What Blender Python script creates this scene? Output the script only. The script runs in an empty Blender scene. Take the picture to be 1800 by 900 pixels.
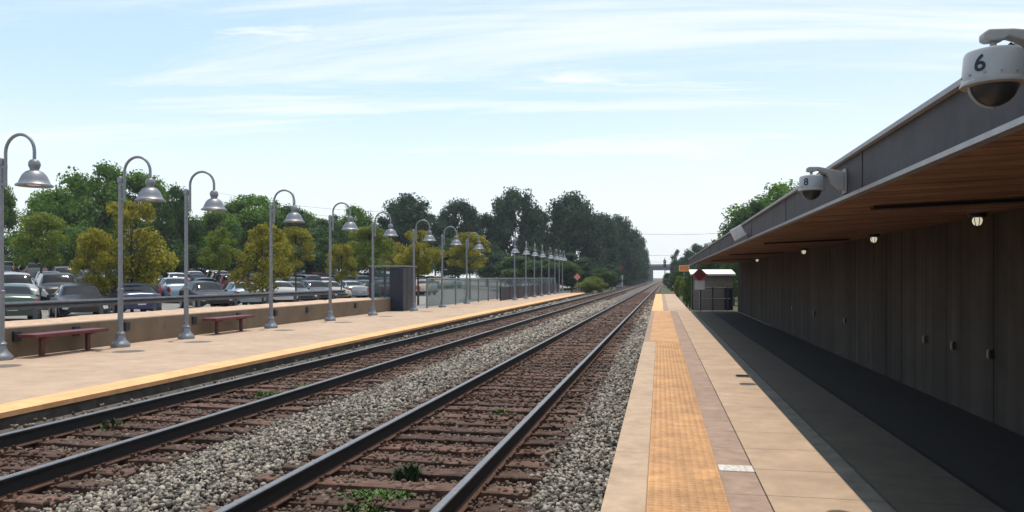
import bpy, math, random
import numpy as np
from mathutils import Vector, Matrix
R = math.radians
SC = bpy.context.scene
COL = SC.collection
random.seed(7)
rng = np.random.default_rng(11)

# ------------------------------------------------------------------ camera
EYE = 1.55
YAW = math.atan(260 / 1350)
cd = bpy.data.cameras.new('camera'); cam = bpy.data.objects.new('camera', cd); COL.objects.link(cam)
cam.location = (0, 0, EYE); cam.rotation_euler = (R(90), 0, YAW)
cd.sensor_width = 36; cd.lens = 27; cd.shift_y = 38 / 1800
cd.clip_start = 0.05; cd.clip_end = 6000
SC.camera = cam

# ------------------------------------------------------------------ sky and sun
SUN_EL, SUN_AZ = R(75), R(-8)            # ahead and slightly to the left
w = bpy.data.worlds.new('World'); SC.world = w; w.use_nodes = True
nt = w.node_tree; N = nt.nodes; L = nt.links
N.clear()
def wn(t, **k):
    n = N.new(t)
    for a, b in k.items(): setattr(n, a, b)
    return n
def wmath(op, a, b=None, clamp=False):
    n = wn('ShaderNodeMath', operation=op); n.use_clamp = clamp
    for i, v in enumerate((a, b)):
        if v is None: continue
        if isinstance(v, (int, float)): n.inputs[i].default_value = v
        else: L.new(v, n.inputs[i])
    return n.outputs[0]
sky = wn('ShaderNodeTexSky', sky_type='NISHITA', sun_disc=False, sun_elevation=SUN_EL, sun_rotation=SUN_AZ,
         altitude=50, air_density=1.0, dust_density=1.2, ozone_density=1.0)
tc = wn('ShaderNodeTexCoord'); sx = wn('ShaderNodeSeparateXYZ'); L.new(tc.outputs['Generated'], sx.inputs[0])
zz = wmath('ADD', wmath('MAXIMUM', sx.outputs[2], 0.0), 0.10)
px = wmath('DIVIDE', sx.outputs[0], zz); py = wmath('DIVIDE', sx.outputs[1], zz)
cx = wn('ShaderNodeCombineXYZ'); L.new(px, cx.inputs[0]); L.new(py, cx.inputs[1])
def cloud(scale, rot, detail, lo, hi, loc=(0, 0, 0)):
    mp = wn('ShaderNodeMapping', vector_type='TEXTURE'); mp.inputs['Scale'].default_value = tuple(1 / q for q in scale); mp.inputs['Rotation'].default_value = (0, 0, rot)
    mp.inputs['Location'].default_value = loc
    L.new(cx.outputs[0], mp.inputs[0])
    nz = wn('ShaderNodeTexNoise'); nz.inputs['Scale'].default_value = 1.0; nz.inputs['Detail'].default_value = detail
    nz.inputs['Roughness'].default_value = 0.62; nz.inputs['Distortion'].default_value = 0.5
    L.new(mp.outputs[0], nz.inputs['Vector'])
    mr = wn('ShaderNodeMapRange'); mr.interpolation_type = 'SMOOTHSTEP'
    mr.inputs['From Min'].default_value = lo; mr.inputs['From Max'].default_value = hi
    L.new(nz.outputs['Fac'], mr.inputs['Value'])
    return mr.outputs[0]
c1 = cloud((0.24, 1.25, 1), R(9), 10, 0.46, 0.62, (0, 0, 0))
c2 = cloud((0.75, 2.9, 1), R(12), 8, 0.58, 0.70, (0, 0, 0))
# a thin veil that thickens low down and towards the sun side
veil = wn('ShaderNodeMapRange'); veil.interpolation_type = 'SMOOTHSTEP'
veil.inputs['From Min'].default_value = 0.26; veil.inputs['From Max'].default_value = 0.03
L.new(sx.outputs[2], veil.inputs['Value'])
east = wn('ShaderNodeMapRange'); east.interpolation_type = 'SMOOTHSTEP'
east.inputs['From Min'].default_value = -0.45; east.inputs['From Max'].default_value = 0.55
L.new(sx.outputs[0], east.inputs['Value'])
f = wmath('MAXIMUM', wmath('MULTIPLY', c1, 0.74), wmath('MULTIPLY', c2, 0.8))
f = wmath('MAXIMUM', f, wmath('MULTIPLY', veil.outputs[0], 0.88))
f = wmath('ADD', f, wmath('ADD', wmath('MULTIPLY', east.outputs[0], 0.24), 0.03), clamp=True)
mix = wn('ShaderNodeMix', data_type='RGBA'); L.new(f, mix.inputs['Factor'])
SKY_GAIN = 0.145
lift = wn('ShaderNodeMix', data_type='RGBA', blend_type='ADD'); lift.inputs['Factor'].default_value = 1.0
L.new(sky.outputs[0], lift.inputs[6]); lift.inputs[7].default_value = (1.7, 2.25, 2.6, 1)
L.new(lift.outputs[2], mix.inputs[6])
mix.inputs[7].default_value = (7.4, 7.75, 7.7, 1)
bg = wn('ShaderNodeBackground'); L.new(mix.outputs[2], bg.inputs[0]); bg.inputs[1].default_value = SKY_GAIN
wo = wn('ShaderNodeOutputWorld'); L.new(bg.outputs[0], wo.inputs[0])

sd = bpy.data.lights.new('sun', 'SUN'); sun = bpy.data.objects.new('sun', sd); COL.objects.link(sun)
sd.energy = 3.9; sd.angle = R(0.53); sd.color = (1.0, 0.89, 0.74)
svec = Vector((math.sin(SUN_AZ) * math.cos(SUN_EL), math.cos(SUN_AZ) * math.cos(SUN_EL), math.sin(SUN_EL)))
sun.rotation_euler = svec.to_track_quat('Z', 'Y').to_euler(); sun.location = (-20, 60, 80)
vs = SC.view_settings
vs.view_transform = 'Standard'; vs.look = 'None'; vs.exposure = -0.05; vs.gamma = 1; vs.use_curve_mapping = False
SC.cycles.max_bounces = 8; SC.cycles.transparent_max_bounces = 12
SC.cycles.use_denoising = True
SC.cycles.volume_bounces = 0

# ------------------------------------------------------------------ helpers
CY, SY = math.cos(YAW), math.sin(YAW)
def at(u, d):
    """world X, Y of the ground point seen in column u of the 1800 px photo at depth d"""
    xc = (u - 900) * d / 1350
    return xc * CY - d * SY, d * CY + xc * SY
def hz(v, d): return EYE + (488 - v) * d / 1350

class MB:
    def __init__(s): s.v = []; s.f = []; s.m = []; s.smooth = []
    def add(s, vs, fs, mi=0, sm=False):
        o = len(s.v); s.v += [tuple(p) for p in vs]
        for q in fs: s.f.append(tuple(i + o for i in q)); s.m.append(mi); s.smooth.append(sm)
        return s
    def box(s, x0, x1, y0, y1, z0, z1, mi=0, M=None):
        vs = [(x, y, z) for z in (z0, z1) for y in (y0, y1) for x in (x0, x1)]
        if M is not None: vs = [M @ Vector(p) for p in vs]
        return s.add(vs, [(0, 2, 3, 1), (4, 5, 7, 6), (0, 1, 5, 4), (1, 3, 7, 5), (3, 2, 6, 7), (2, 0, 4, 6)], mi)
    def lathe(s, prof, n=20, M=None, mi=0, cap=True):
        vs = []; fs = []
        for r, z in prof:
            for k in range(n):
                a = 2 * math.pi * k / n; vs.append(Vector((r * math.cos(a), r * math.sin(a), z)))
        for i in range(len(prof) - 1):
            for k in range(n):
                k2 = (k + 1) % n; fs.append((i * n + k, i * n + k2, (i + 1) * n + k2, (i + 1) * n + k))
        if cap:
            if prof[0][0] > 1e-5: fs.append(tuple(reversed(range(n))))
            if prof[-1][0] > 1e-5: fs.append(tuple((len(prof) - 1) * n + k for k in range(n)))
        if M is not None: vs = [M @ p for p in vs]
        return s.add(vs, fs, mi, True)
    def tube(s, pts, r, n=10, mi=0, cap=True):
        pts = [Vector(p) for p in pts]; rs = r if isinstance(r, (list, tuple)) else [r] * len(pts)
        vs = []; fs = []; up = None
        for i, p in enumerate(pts):
            t = (pts[min(i + 1, len(pts) - 1)] - pts[max(i - 1, 0)]).normalized()
            if up is None: up = Vector((0, 0, 1)) if abs(t.z) < .9 else Vector((0, 1, 0))
            a = t.cross(up).normalized(); b = a.cross(t).normalized(); up = b
            for k in range(n):
                q = 2 * math.pi * k / n; vs.append(p + (a * math.cos(q) + b * math.sin(q)) * rs[i])
        for i in range(len(pts) - 1):
            for k in range(n):
                k2 = (k + 1) % n; fs.append((i * n + k, i * n + k2, (i + 1) * n + k2, (i + 1) * n + k))
        if cap: fs.append(tuple(reversed(range(n)))); fs.append(tuple((len(pts) - 1) * n + k for k in range(n)))
        return s.add(vs, fs, mi, True)
    def prism(s, poly, y0, y1, mi=0, axis='y', M=None):
        """polygon in the plane normal to axis, extruded from y0 to y1"""
        n = len(poly)
        def P(a, b, t): return {'y': (a, t, b), 'x': (t, a, b), 'z': (a, b, t)}[axis]
        vs = [P(a, b, y0) for a, b in poly] + [P(a, b, y1) for a, b in poly]
        if M is not None: vs = [M @ Vector(p) for p in vs]
        fs = [tuple(range(n)), tuple(reversed(range(n, 2 * n)))]
        fs += [(i, i + n, (i + 1) % n + n, (i + 1) % n) for i in range(n)]
        return s.add(vs, fs, mi)
    def build(s, name, mats, parent=None, bevel=0, loc=None):
        me = bpy.data.meshes.new(name); me.from_pydata(s.v, [], s.f)
        for m in (mats if isinstance(mats, (list, tuple)) else [mats]): me.materials.append(m)
        me.polygons.foreach_set('material_index', s.m); me.polygons.foreach_set('use_smooth', s.smooth)
        import bmesh
        bm = bmesh.new(); bm.from_mesh(me); bmesh.ops.recalc_face_normals(bm, faces=bm.faces); bm.to_mesh(me); bm.free()
        me.update()
        if any(s.smooth): me.set_sharp_from_angle(angle=R(38))
        o = bpy.data.objects.new(name, me); COL.objects.link(o)
        if parent is not None: o.parent = parent
        if loc is not None: o.location = loc
        if bevel:
            b = o.modifiers.new('bevel', 'BEVEL'); b.width = bevel; b.segments = 2; b.limit_method = 'ANGLE'; b.angle_limit = R(35)
        return o

def tag(o, label=None, cat=None, group=None, kind=None):
    if label: o['label'] = label
    if cat: o['category'] = cat
    if group: o['group'] = group
    if kind: o['kind'] = kind
    return o
def thing(name, label, cat, loc=(0, 0, 0), rz=0, group=None):
    o = bpy.data.objects.new(name, None); COL.objects.link(o); o.empty_display_size = .2
    o.location = loc; o.rotation_euler = (0, 0, rz)
    return tag(o, label, cat, group)
def copy_tree(o, parent=None):
    c = o.copy(); COL.objects.link(c)
    if parent is not None: c.parent = parent
    for ch in list(o.children): copy_tree(ch, c)
    return c
def repaint(o, name, m):
    """give every part called `name` under o its own material, sharing the mesh"""
    for ch in [o] + list(o.children_recursive):
        if ch.type == 'MESH' and ch.name.split('.')[0] == name:
            ch.material_slots[0].link = 'OBJECT'; ch.material_slots[0].material = m

# ------------------------------------------------------------------ materials
def mat(name, col, rough=.8, metal=0, var=.12, scale=8, bump=0, bscale=60, spec=.4, col2=None, stain=0, sscale=.6, coord='Object'):
    m = bpy.data.materials.new(name); m.use_nodes = True; t = m.node_tree; b = t.nodes['Principled BSDF']
    b.inputs['Roughness'].default_value = rough; b.inputs['Metallic'].default_value = metal
    b.inputs['Specular IOR Level'].default_value = spec
    tcn = t.nodes.new('ShaderNodeTexCoord')
    nz = t.nodes.new('ShaderNodeTexNoise'); nz.inputs['Scale'].default_value = scale; nz.inputs['Detail'].default_value = 6
    nz.inputs['Roughness'].default_value = .65
    t.links.new(tcn.outputs[coord], nz.inputs['Vector'])
    r = t.nodes.new('ShaderNodeValToRGB')
    c = np.array(col); lo = c * (1 - var * 2); hi = c * (1 + var * 2) if col2 is None else np.array(col2)
    if col2 is not None: lo = c
    r.color_ramp.elements[0].position = .32; r.color_ramp.elements[1].position = .70
    r.color_ramp.elements[0].color = (*np.clip(lo, 0, 1), 1); r.color_ramp.elements[1].color = (*np.clip(hi, 0, 1), 1)
    t.links.new(nz.outputs['Fac'], r.inputs['Fac']); out = r.outputs[0]
    if stain:
        n2 = t.nodes.new('ShaderNodeTexNoise'); n2.inputs['Scale'].default_value = sscale; n2.inputs['Detail'].default_value = 7
        n2.inputs['Roughness'].default_value = .7; t.links.new(tcn.outputs[coord], n2.inputs['Vector'])
        mr = t.nodes.new('ShaderNodeMapRange'); mr.inputs['From Min'].default_value = .4; mr.inputs['From Max'].default_value = .68
        mr.inputs['To Min'].default_value = 1.0; mr.inputs['To Max'].default_value = 1 - stain
        t.links.new(n2.outputs['Fac'], mr.inputs['Value'])
        mx = t.nodes.new('ShaderNodeMix'); mx.data_type = 'RGBA'; mx.blend_type = 'MULTIPLY'; mx.inputs['Factor'].default_value = 1
        t.links.new(out, mx.inputs[6]); t.links.new(mr.outputs[0], mx.inputs[7]); out = mx.outputs[2]
    t.links.new(out, b.inputs['Base Color'])
    m['out'] = 0
    if bump:
        n3 = t.nodes.new('ShaderNodeTexNoise'); n3.inputs['Scale'].default_value = bscale; n3.inputs['Detail'].default_value = 4
        t.links.new(tcn.outputs[coord], n3.inputs['Vector'])
        bp = t.nodes.new('ShaderNodeBump'); bp.inputs['Strength'].default_value = bump; bp.inputs['Distance'].default_value = .02
        t.links.new(n3.outputs['Fac'], bp.inputs['Height']); t.links.new(bp.outputs[0], b.inputs['Normal'])
    return m
def mul_lines(m, axis, period, phase, width, dark, wobble=.004):
    """thin dark joints across a material, every `period` metres along an object axis"""
    t = m.node_tree; b = t.nodes['Principled BSDF']; src = b.inputs['Base Color'].links[0].from_socket
    tcn = t.nodes.new('ShaderNodeTexCoord'); sp = t.nodes.new('ShaderNodeSeparateXYZ'); t.links.new(tcn.outputs['Object'], sp.inputs[0])
    nz = t.nodes.new('ShaderNodeTexNoise'); nz.inputs['Scale'].default_value = 9; t.links.new(tcn.outputs['Object'], nz.inputs[0])
    def mt(op, a, bb):
        n = t.nodes.new('ShaderNodeMath'); n.operation = op
        for i, v in enumerate((a, bb)):
            if v is None: continue
            if isinstance(v, (int, float)): n.inputs[i].default_value = v
            else: t.links.new(v, n.inputs[i])
        return n.outputs[0]
    q = mt('ADD', mt('SUBTRACT', sp.outputs[axis], phase), mt('MULTIPLY', mt('SUBTRACT', nz.outputs['Fac'], .5), wobble * 4))
    fr = mt('ABSOLUTE', mt('SUBTRACT', mt('FRACT', mt('DIVIDE', q, period), None), .5), None)   # .5 at the joint
    mr = t.nodes.new('ShaderNodeMapRange'); mr.inputs['From Min'].default_value = .5 - width / period; mr.inputs['From Max'].default_value = .5 - width * .4 / period
    mr.inputs['To Min'].default_value = 1; mr.inputs['To Max'].default_value = dark
    t.links.new(fr, mr.inputs['Value'])
    mx = t.nodes.new('ShaderNodeMix'); mx.data_type = 'RGBA'; mx.blend_type = 'MULTIPLY'; mx.inputs['Factor'].default_value = 1
    t.links.new(src, mx.inputs[6]); t.links.new(mr.outputs[0], mx.inputs[7]); t.links.new(mx.outputs[2], b.inputs['Base Color'])
    return m
def streaks(m, sc, lo, hi):
    """board or streak pattern: noise stretched by sc, multiplied in"""
    t = m.node_tree; b = t.nodes['Principled BSDF']; src = b.inputs['Base Color'].links[0].from_socket
    tcn = t.nodes.new('ShaderNodeTexCoord'); mp = t.nodes.new('ShaderNodeMapping'); mp.inputs['Scale'].default_value = sc
    t.links.new(tcn.outputs['Object'], mp.inputs[0]); nz = t.nodes.new('ShaderNodeTexNoise'); nz.inputs['Scale'].default_value = 1; nz.inputs['Detail'].default_value = 5
    t.links.new(mp.outputs[0], nz.inputs[0]); mr = t.nodes.new('ShaderNodeMapRange')
    mr.inputs['From Min'].default_value = .3; mr.inputs['From Max'].default_value = .7; mr.inputs['To Min'].default_value = lo; mr.inputs['To Max'].default_value = hi
    t.links.new(nz.outputs['Fac'], mr.inputs['Value'])
    mx = t.nodes.new('ShaderNodeMix'); mx.data_type = 'RGBA'; mx.blend_type = 'MULTIPLY'; mx.inputs['Factor'].default_value = 1
    t.links.new(src, mx.inputs[6]); t.links.new(mr.outputs[0], mx.inputs[7]); t.links.new(mx.outputs[2], b.inputs['Base Color'])
    return m
def island(m, lo, hi):
    t = m.node_tree; b = t.nodes['Principled BSDF']; src = b.inputs['Base Color'].links[0].from_socket
    g = t.nodes.new('ShaderNodeNewGeometry'); mr = t.nodes.new('ShaderNodeMapRange'); mr.inputs['To Min'].default_value = lo; mr.inputs['To Max'].default_value = hi
    t.links.new(g.outputs['Random Per Island'], mr.inputs['Value'])
    mx = t.nodes.new('ShaderNodeMix'); mx.data_type = 'RGBA'; mx.blend_type = 'MULTIPLY'; mx.inputs['Factor'].default_value = 1
    t.links.new(src, mx.inputs[6]); t.links.new(mr.outputs[0], mx.inputs[7]); t.links.new(mx.outputs[2], b.inputs['Base Color'])
    return m

def tone(m, lo, hi):
    """each object gets a lighter or darker tone of its own"""
    t = m.node_tree; b = t.nodes['Principled BSDF']; src = b.inputs['Base Color'].links[0].from_socket
    g = t.nodes.new('ShaderNodeObjectInfo'); mr = t.nodes.new('ShaderNodeMapRange'); mr.inputs['To Min'].default_value = lo; mr.inputs['To Max'].default_value = hi
    t.links.new(g.outputs['Random'], mr.inputs['Value'])
    mx = t.nodes.new('ShaderNodeMix'); mx.data_type = 'RGBA'; mx.blend_type = 'MULTIPLY'; mx.inputs['Factor'].default_value = 1
    t.links.new(src, mx.inputs[6]); t.links.new(mr.outputs[0], mx.inputs[7]); t.links.new(mx.outputs[2], b.inputs['Base Color'])
    return m
TX = [-2.375, -6.17]; TS = 0.0082; GA = 0.7525         # track centres, drift to the right per metre, half gauge
def rust_zone(m, col, amount=.9):
    """rusty, oily dirt in and just beside each track: a real stain that follows the rails"""
    t = m.node_tree; b = t.nodes['Principled BSDF']; src = b.inputs['Base Color'].links[0].from_socket
    g = t.nodes.new('ShaderNodeNewGeometry'); sp = t.nodes.new('ShaderNodeSeparateXYZ'); t.links.new(g.outputs['Position'], sp.inputs[0])
    def mt(op, a, bb=None, clamp=False):
        n = t.nodes.new('ShaderNodeMath'); n.operation = op; n.use_clamp = clamp
        for i, v in enumerate((a, bb)):
            if v is None: continue
            if isinstance(v, (int, float)): n.inputs[i].default_value = v
            else: t.links.new(v, n.inputs[i])
        return n.outputs[0]
    x = mt('SUBTRACT', sp.outputs[0], mt('MULTIPLY', sp.outputs[1], TS))
    fs = []
    for c in TX:
        d = mt('ABSOLUTE', mt('SUBTRACT', x, c))
        mr = t.nodes.new('ShaderNodeMapRange'); mr.interpolation_type = 'SMOOTHSTEP'
        mr.inputs['From Min'].default_value = 1.5; mr.inputs['From Max'].default_value = .85; t.links.new(d, mr.inputs['Value'])
        fs.append(mr.outputs[0])
    nz = t.nodes.new('ShaderNodeTexNoise'); nz.inputs['Scale'].default_value = 2.2; nz.inputs['Detail'].default_value = 5
    t.links.new(g.outputs['Position'], nz.inputs[0])
    k = mt('MULTIPLY', mt('MAXIMUM', fs[0], fs[1]), mt('MULTIPLY', nz.outputs['Fac'], amount * 1.7), clamp=True)
    mx = t.nodes.new('ShaderNodeMix'); mx.data_type = 'RGBA'; t.links.new(k, mx.inputs['Factor'])
    t.links.new(src, mx.inputs[6]); mx.inputs[7].default_value = (*col, 1); t.links.new(mx.outputs[2], b.inputs['Base Color'])
    return m

M = {}
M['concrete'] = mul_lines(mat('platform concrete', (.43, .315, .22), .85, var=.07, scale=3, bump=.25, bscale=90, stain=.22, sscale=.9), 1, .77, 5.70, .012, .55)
M['pavers'] = mul_lines(mat('brown pavers', (.33, .235, .18), .85, var=.10, scale=6, bump=.3, bscale=70, stain=.25, sscale=1.3), 1, .77, 5.70, .010, .6)
M['patch'] = mat('cement patch', (.55, .53, .50), .9, var=.2, scale=30, bump=.5)
M['coping'] = mul_lines(mat('coping concrete', (.43, .32, .225), .85, var=.08, scale=5, bump=.25, bscale=90, stain=.18, sscale=1.5), 1, 3.05, 6.9, .010, .6)
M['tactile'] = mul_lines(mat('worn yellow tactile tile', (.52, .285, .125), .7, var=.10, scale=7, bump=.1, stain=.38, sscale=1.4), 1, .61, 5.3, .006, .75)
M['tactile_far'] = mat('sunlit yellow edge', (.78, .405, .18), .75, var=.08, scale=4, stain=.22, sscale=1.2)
M['far_concrete'] = mul_lines(mat('far platform concrete', (.42, .31, .225), .9, var=.06, scale=2.5, bump=.2, stain=.18, sscale=.45), 1, 3.05, 2.0, .014, .62)
M['face'] = mat('dark platform face', (.085, .072, .06), .9, var=.2, scale=5, bump=.3, stain=.5, sscale=2)
M['shade_concrete'] = mul_lines(mat('concrete with painted shade', (.088, .075, .054), .9, var=.08, scale=4, bump=.2, stain=.25), 1, .77, 5.7, .010, .6)  # platform slabs again, with the canopy shade put into the base colour
M['mid_strip'] = mul_lines(mat('gutter concrete', (.17, .155, .125), .9, var=.1, scale=6, stain=.35, sscale=2), 1, 1.54, 5.7, .010, .6)  # strip with a tone between the outer and inner slabs
M['dark_floor'] = mat('dark floor by the wall', (.020, .0185, .0165), .9, var=.12, scale=10, bump=.4, stain=.2)  # near-black base tone for the strip beside the wall
M['parapet'] = mul_lines(mat('parapet concrete', (.20, .148, .10), .9, var=.12, scale=3, bump=.2, stain=.3, sscale=1.5), 1, 4.6, 1.0, .012, .6)
M['verge'] = mat('sunlit sandy verge', (.50, .36, .26), .95, var=.12, scale=5, bump=.6, bscale=30, stain=.15)
M['lot'] = mat('parking asphalt', (.22, .22, .215), .92, var=.1, scale=1.2, stain=.2)
M['grass'] = mat('rough grass', (.030, .042, .016), .95, var=.3, scale=.8, col2=(.085, .075, .035), bump=.8, bscale=12)
M['ballast'] = rust_zone(mat('ballast bed', (.055, .052, .048), .95, scale=26, col2=(.15, .14, .125), bump=1.0, bscale=26), (.085, .048, .03))
M['stone'] = rust_zone(island(mat('ballast stone', (.185, .166, .140), .9, var=.3, scale=14), .08, 2.1), (.085, .045, .03), .95)
M['tie'] = tone(streaks(mat('weathered timber', (.105, .057, .041), .9, var=.2, scale=5, stain=.5, sscale=3, bump=.5, bscale=40), (3, 40, 40), .45, 1.6), .55, 1.35)
M['rail_side'] = mat('dark rusty rail', (.012, .010, .010), .75, metal=.0, var=.25, scale=30)
M['rail_top'] = mat('worn rail head', (.20, .205, .215), .42, metal=.7, var=.1, scale=20)
M['rust'] = mat('rusted plate', (.070, .034, .022), .9, var=.3, scale=30)
M['lamp'] = mat('galvanised lamp metal', (.215, .23, .255), .45, metal=.4, var=.08, scale=14)
M['lamp_white'] = mat('lamp shade inside', (.75, .75, .73), .5, var=.03)
M['bench'] = mat('maroon bench paint', (.115, .022, .028), .5, var=.12, scale=12)
M['bench_leg'] = mat('rusty maroon leg', (.10, .030, .025), .6, var=.15, scale=12)
M['dark_box'] = mat('dark bronze box', (.02, .021, .025), .5, var=.1)
M['steel_rail'] = mat('weathered guard rail', (.065, .075, .092), .5, metal=.3, var=.15, scale=6)
M['navy'] = mat('navy shelter panel', (.012, .016, .032), .45, var=.15, scale=4)
M['shelter_roof'] = mat('shelter roof grey', (.15, .16, .165), .6, var=.1)
M['brownbox'] = mat('brown panel', (.13, .075, .055), .7, var=.15, scale=4)
M['fascia'] = mat('grey fascia metal', (.060, .055, .058), .65, metal=.05, var=.08, scale=4, stain=.38, sscale=3)
M['trim'] = mat('pale drip edge', (.34, .33, .33), .4, metal=.5, var=.06)
M['roof'] = mat('grey standing roof', (.30, .31, .33), .5, metal=.2, var=.05)
M['soffit'] = streaks(mat('brown soffit boards', (.245, .14, .088), .65, var=.12, scale=3, bump=.15), (.8, 7.2, 1), .55, 1.35)
M['slot'] = mat('black soffit vent', (.008, .008, .009), .6)
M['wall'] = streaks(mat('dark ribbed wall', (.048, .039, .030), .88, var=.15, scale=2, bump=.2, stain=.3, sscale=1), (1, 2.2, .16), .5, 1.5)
M['cam_white'] = mat('camera housing white', (.36, .375, .39), .4, var=.04, scale=5)
M['cam_grey'] = mat('camera bracket', (.30, .30, .30), .45, var=.05)
M['cam_dark'] = mat('camera lens black', (.035, .036, .038), .3, var=.1, spec=.3)
M['ink'] = mat('dark blue numeral', (.012, .018, .04), .6, var=.05)
M['shed'] = mul_lines(mat('shed block wall', (.20, .185, .165), .9, var=.08, scale=5, stain=.25), 2, .2, 0, .008, .7)
M['white'] = mat('white roof edge', (.80, .79, .76), .6, var=.03)
M['black'] = mat('black paint', (.018, .018, .02), .5, var=.1)
M['red'] = mat('faded red sign', (.20, .035, .045), .6, var=.12)
M['orange'] = mat('orange sign', (.62, .20, .03), .6, var=.08)
M['pink'] = mat('sun-bleached orange sign', (.62, .24, .16), .6, var=.08)
M['grey_post'] = mat('grey steel post', (.22, .23, .24), .5, metal=.3, var=.1)
M['pale'] = mat('pale grey cabinet', (.58, .59, .60), .6, var=.06)
M['bridge'] = mat('bridge girder', (.07, .075, .085), .8, var=.1)
M['bridge_c'] = mat('bridge concrete', (.25, .25, .24), .9, var=.1, scale=.4)
M['bark'] = streaks(mat('bark', (.075, .055, .042), .95, var=.2, scale=6, bump=.6), (8, 8, 1), .6, 1.4)
M['maroon_panel'] = mat('dark plum panel', (.035, .026, .040), .7, var=.15, scale=4)
M['retain'] = mat('grey retaining wall', (.13, .135, .15), .9, var=.1, scale=.8)
M['tyre'] = mat('tyre rubber', (.012, .012, .013), .85, var=.1)
M['rim'] = mat('alloy rim', (.40, .41, .43), .35, metal=.7, var=.05)
M['carglass'] = mat('dark car glass', (.006, .009, .011), .05, var=.05, spec=.22)
M['headlight'] = mat('headlight lens', (.6, .62, .62), .15, var=.03)
M['taillight'] = mat('tail light lens', (.28, .012, .012), .25, var=.03)
M['wire'] = mat('cable', (.20, .21, .23), .7)
M['weed'] = island(mat('weed leaves', (.055, .11, .018), .7, var=.2), .6, 1.5)
M['weed_dark'] = island(mat('dark weed leaves', (.025, .05, .016), .7, var=.2), .6, 1.5)

def leafmat(name, col, trans=.25, haze=None):
    m = bpy.data.materials.new(name); m.use_nodes = True; t = m.node_tree; b = t.nodes['Principled BSDF']
    b.inputs['Roughness'].default_value = .65; b.inputs['Specular IOR Level'].default_value = .25
    g = t.nodes.new('ShaderNodeNewGeometry'); oi = t.nodes.new('ShaderNodeObjectInfo')
    r = t.nodes.new('ShaderNodeValToRGB'); c = np.array(col)
    r.color_ramp.elements[0].color = (*(c * .55), 1); r.color_ramp.elements[1].color = (*np.clip(c * np.array((1.5, 1.4, 1.2)), 0, 1), 1)
    t.links.new(g.outputs['Random Per Island'], r.inputs['Fac'])
    tcn = t.nodes.new('ShaderNodeTexCoord'); nz = t.nodes.new('ShaderNodeTexNoise'); nz.inputs['Scale'].default_value = .8; nz.inputs['Detail'].default_value = 3
    t.links.new(tcn.outputs['Object'], nz.inputs[0])
    mr = t.nodes.new('ShaderNodeMapRange'); mr.inputs['From Min'].default_value = .3; mr.inputs['From Max'].default_value = .7
    mr.inputs['To Min'].default_value = .6; mr.inputs['To Max'].default_value = 1.4; t.links.new(nz.outputs['Fac'], mr.inputs['Value'])
    mx = t.nodes.new('ShaderNodeMix'); mx.data_type = 'RGBA'; mx.blend_type = 'MULTIPLY'; mx.inputs['Factor'].default_value = 1
    t.links.new(r.outputs[0], mx.inputs[6]); t.links.new(mr.outputs[0], mx.inputs[7])
    t.links.new(mx.outputs[2], b.inputs['Base Color'])
    tr = t.nodes.new('ShaderNodeBsdfTranslucent'); t.links.new(mx.outputs[2], tr.inputs[0])
    ms = t.nodes.new('ShaderNodeMixShader'); ms.inputs[0].default_value = trans
    t.links.new(b.outputs[0], ms.inputs[1]); t.links.new(tr.outputs[0], ms.inputs[2])
    t.links.new(ms.outputs[0], t.nodes['Material Output'].inputs[0])
    return m
M['leaf_yellow'] = leafmat('yellowing leaves', (.265, .262, .042), .5)
M['leaf_olive'] = leafmat('olive leaves', (.17, .23, .038), .48)
M['leaf_green'] = leafmat('mid green leaves', (.105, .21, .036), .45)
M['leaf_dark'] = leafmat('dark green leaves', (.055, .115, .03), .4)
M['leaf_blue'] = leafmat('blue green leaves', (.030, .072, .036), .3)

def meshmat(name, col, alpha):
    m = mat(name, col, .6, var=.08); t = m.node_tree; tr = t.nodes.new('ShaderNodeBsdfTransparent'); ms = t.nodes.new('ShaderNodeMixShader')
    ms.inputs[0].default_value = alpha; t.links.new(tr.outputs[0], ms.inputs[1]); t.links.new(t.nodes['Principled BSDF'].outputs[0], ms.inputs[2])
    t.links.new(ms.outputs[0], t.nodes['Material Output'].inputs[0]); return m
M['screen'] = meshmat('tinted screen', (.10, .16, .16), .42)
M['shelter_glass'] = meshmat('shelter glass', (.05, .09, .10), .35)
def glow(name, col, s):
    m = bpy.data.materials.new(name); m.use_nodes = True; b = m.node_tree.nodes['Principled BSDF']
    b.inputs['Base Color'].default_value = (.8, .78, .7, 1); b.inputs['Emission Color'].default_value = (*col, 1); b.inputs['Emission Strength'].default_value = s
    b.inputs['Roughness'].default_value = .2; return m
M['bulb'] = glow('lit canopy bulb', (1, .90, .66), .6)

# ------------------------------------------------------------------ ground sheets
def struct(name, mb, m, bevel=0): return tag(mb.build(name, m, bevel=bevel), kind='structure')
g = MB()
xs = [-2500, -600, -200, -90, -20, 40, 120, 600, 2500]; ys = [-300, -20, 60, 200, 500, 1200, 3000]
for i in range(len(xs) - 1):
    for j in range(len(ys) - 1):
        g.add([(xs[i], ys[j], -.62), (xs[i + 1], ys[j], -.62), (xs[i + 1], ys[j + 1], -.62), (xs[i], ys[j + 1], -.62)], [(0, 1, 2, 3)])
struct('ground', g, M['grass'])
# parking lot: rises gently away from the line
lot = MB()
def lot_z(x): return -.36 + (max(0, -18 - x)) * .040
lx = [-15.9, -26, -36, -50, -74]
for i in range(len(lx) - 1):
    a, b_ = lx[i], lx[i + 1]
    lot.add([(a, -15, lot_z(a)), (a, 170, lot_z(a)), (b_, 170, lot_z(b_)), (b_, -15, lot_z(b_))], [(0, 1, 2, 3)])
struct('parking_lot', lot, M['lot'])
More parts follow.
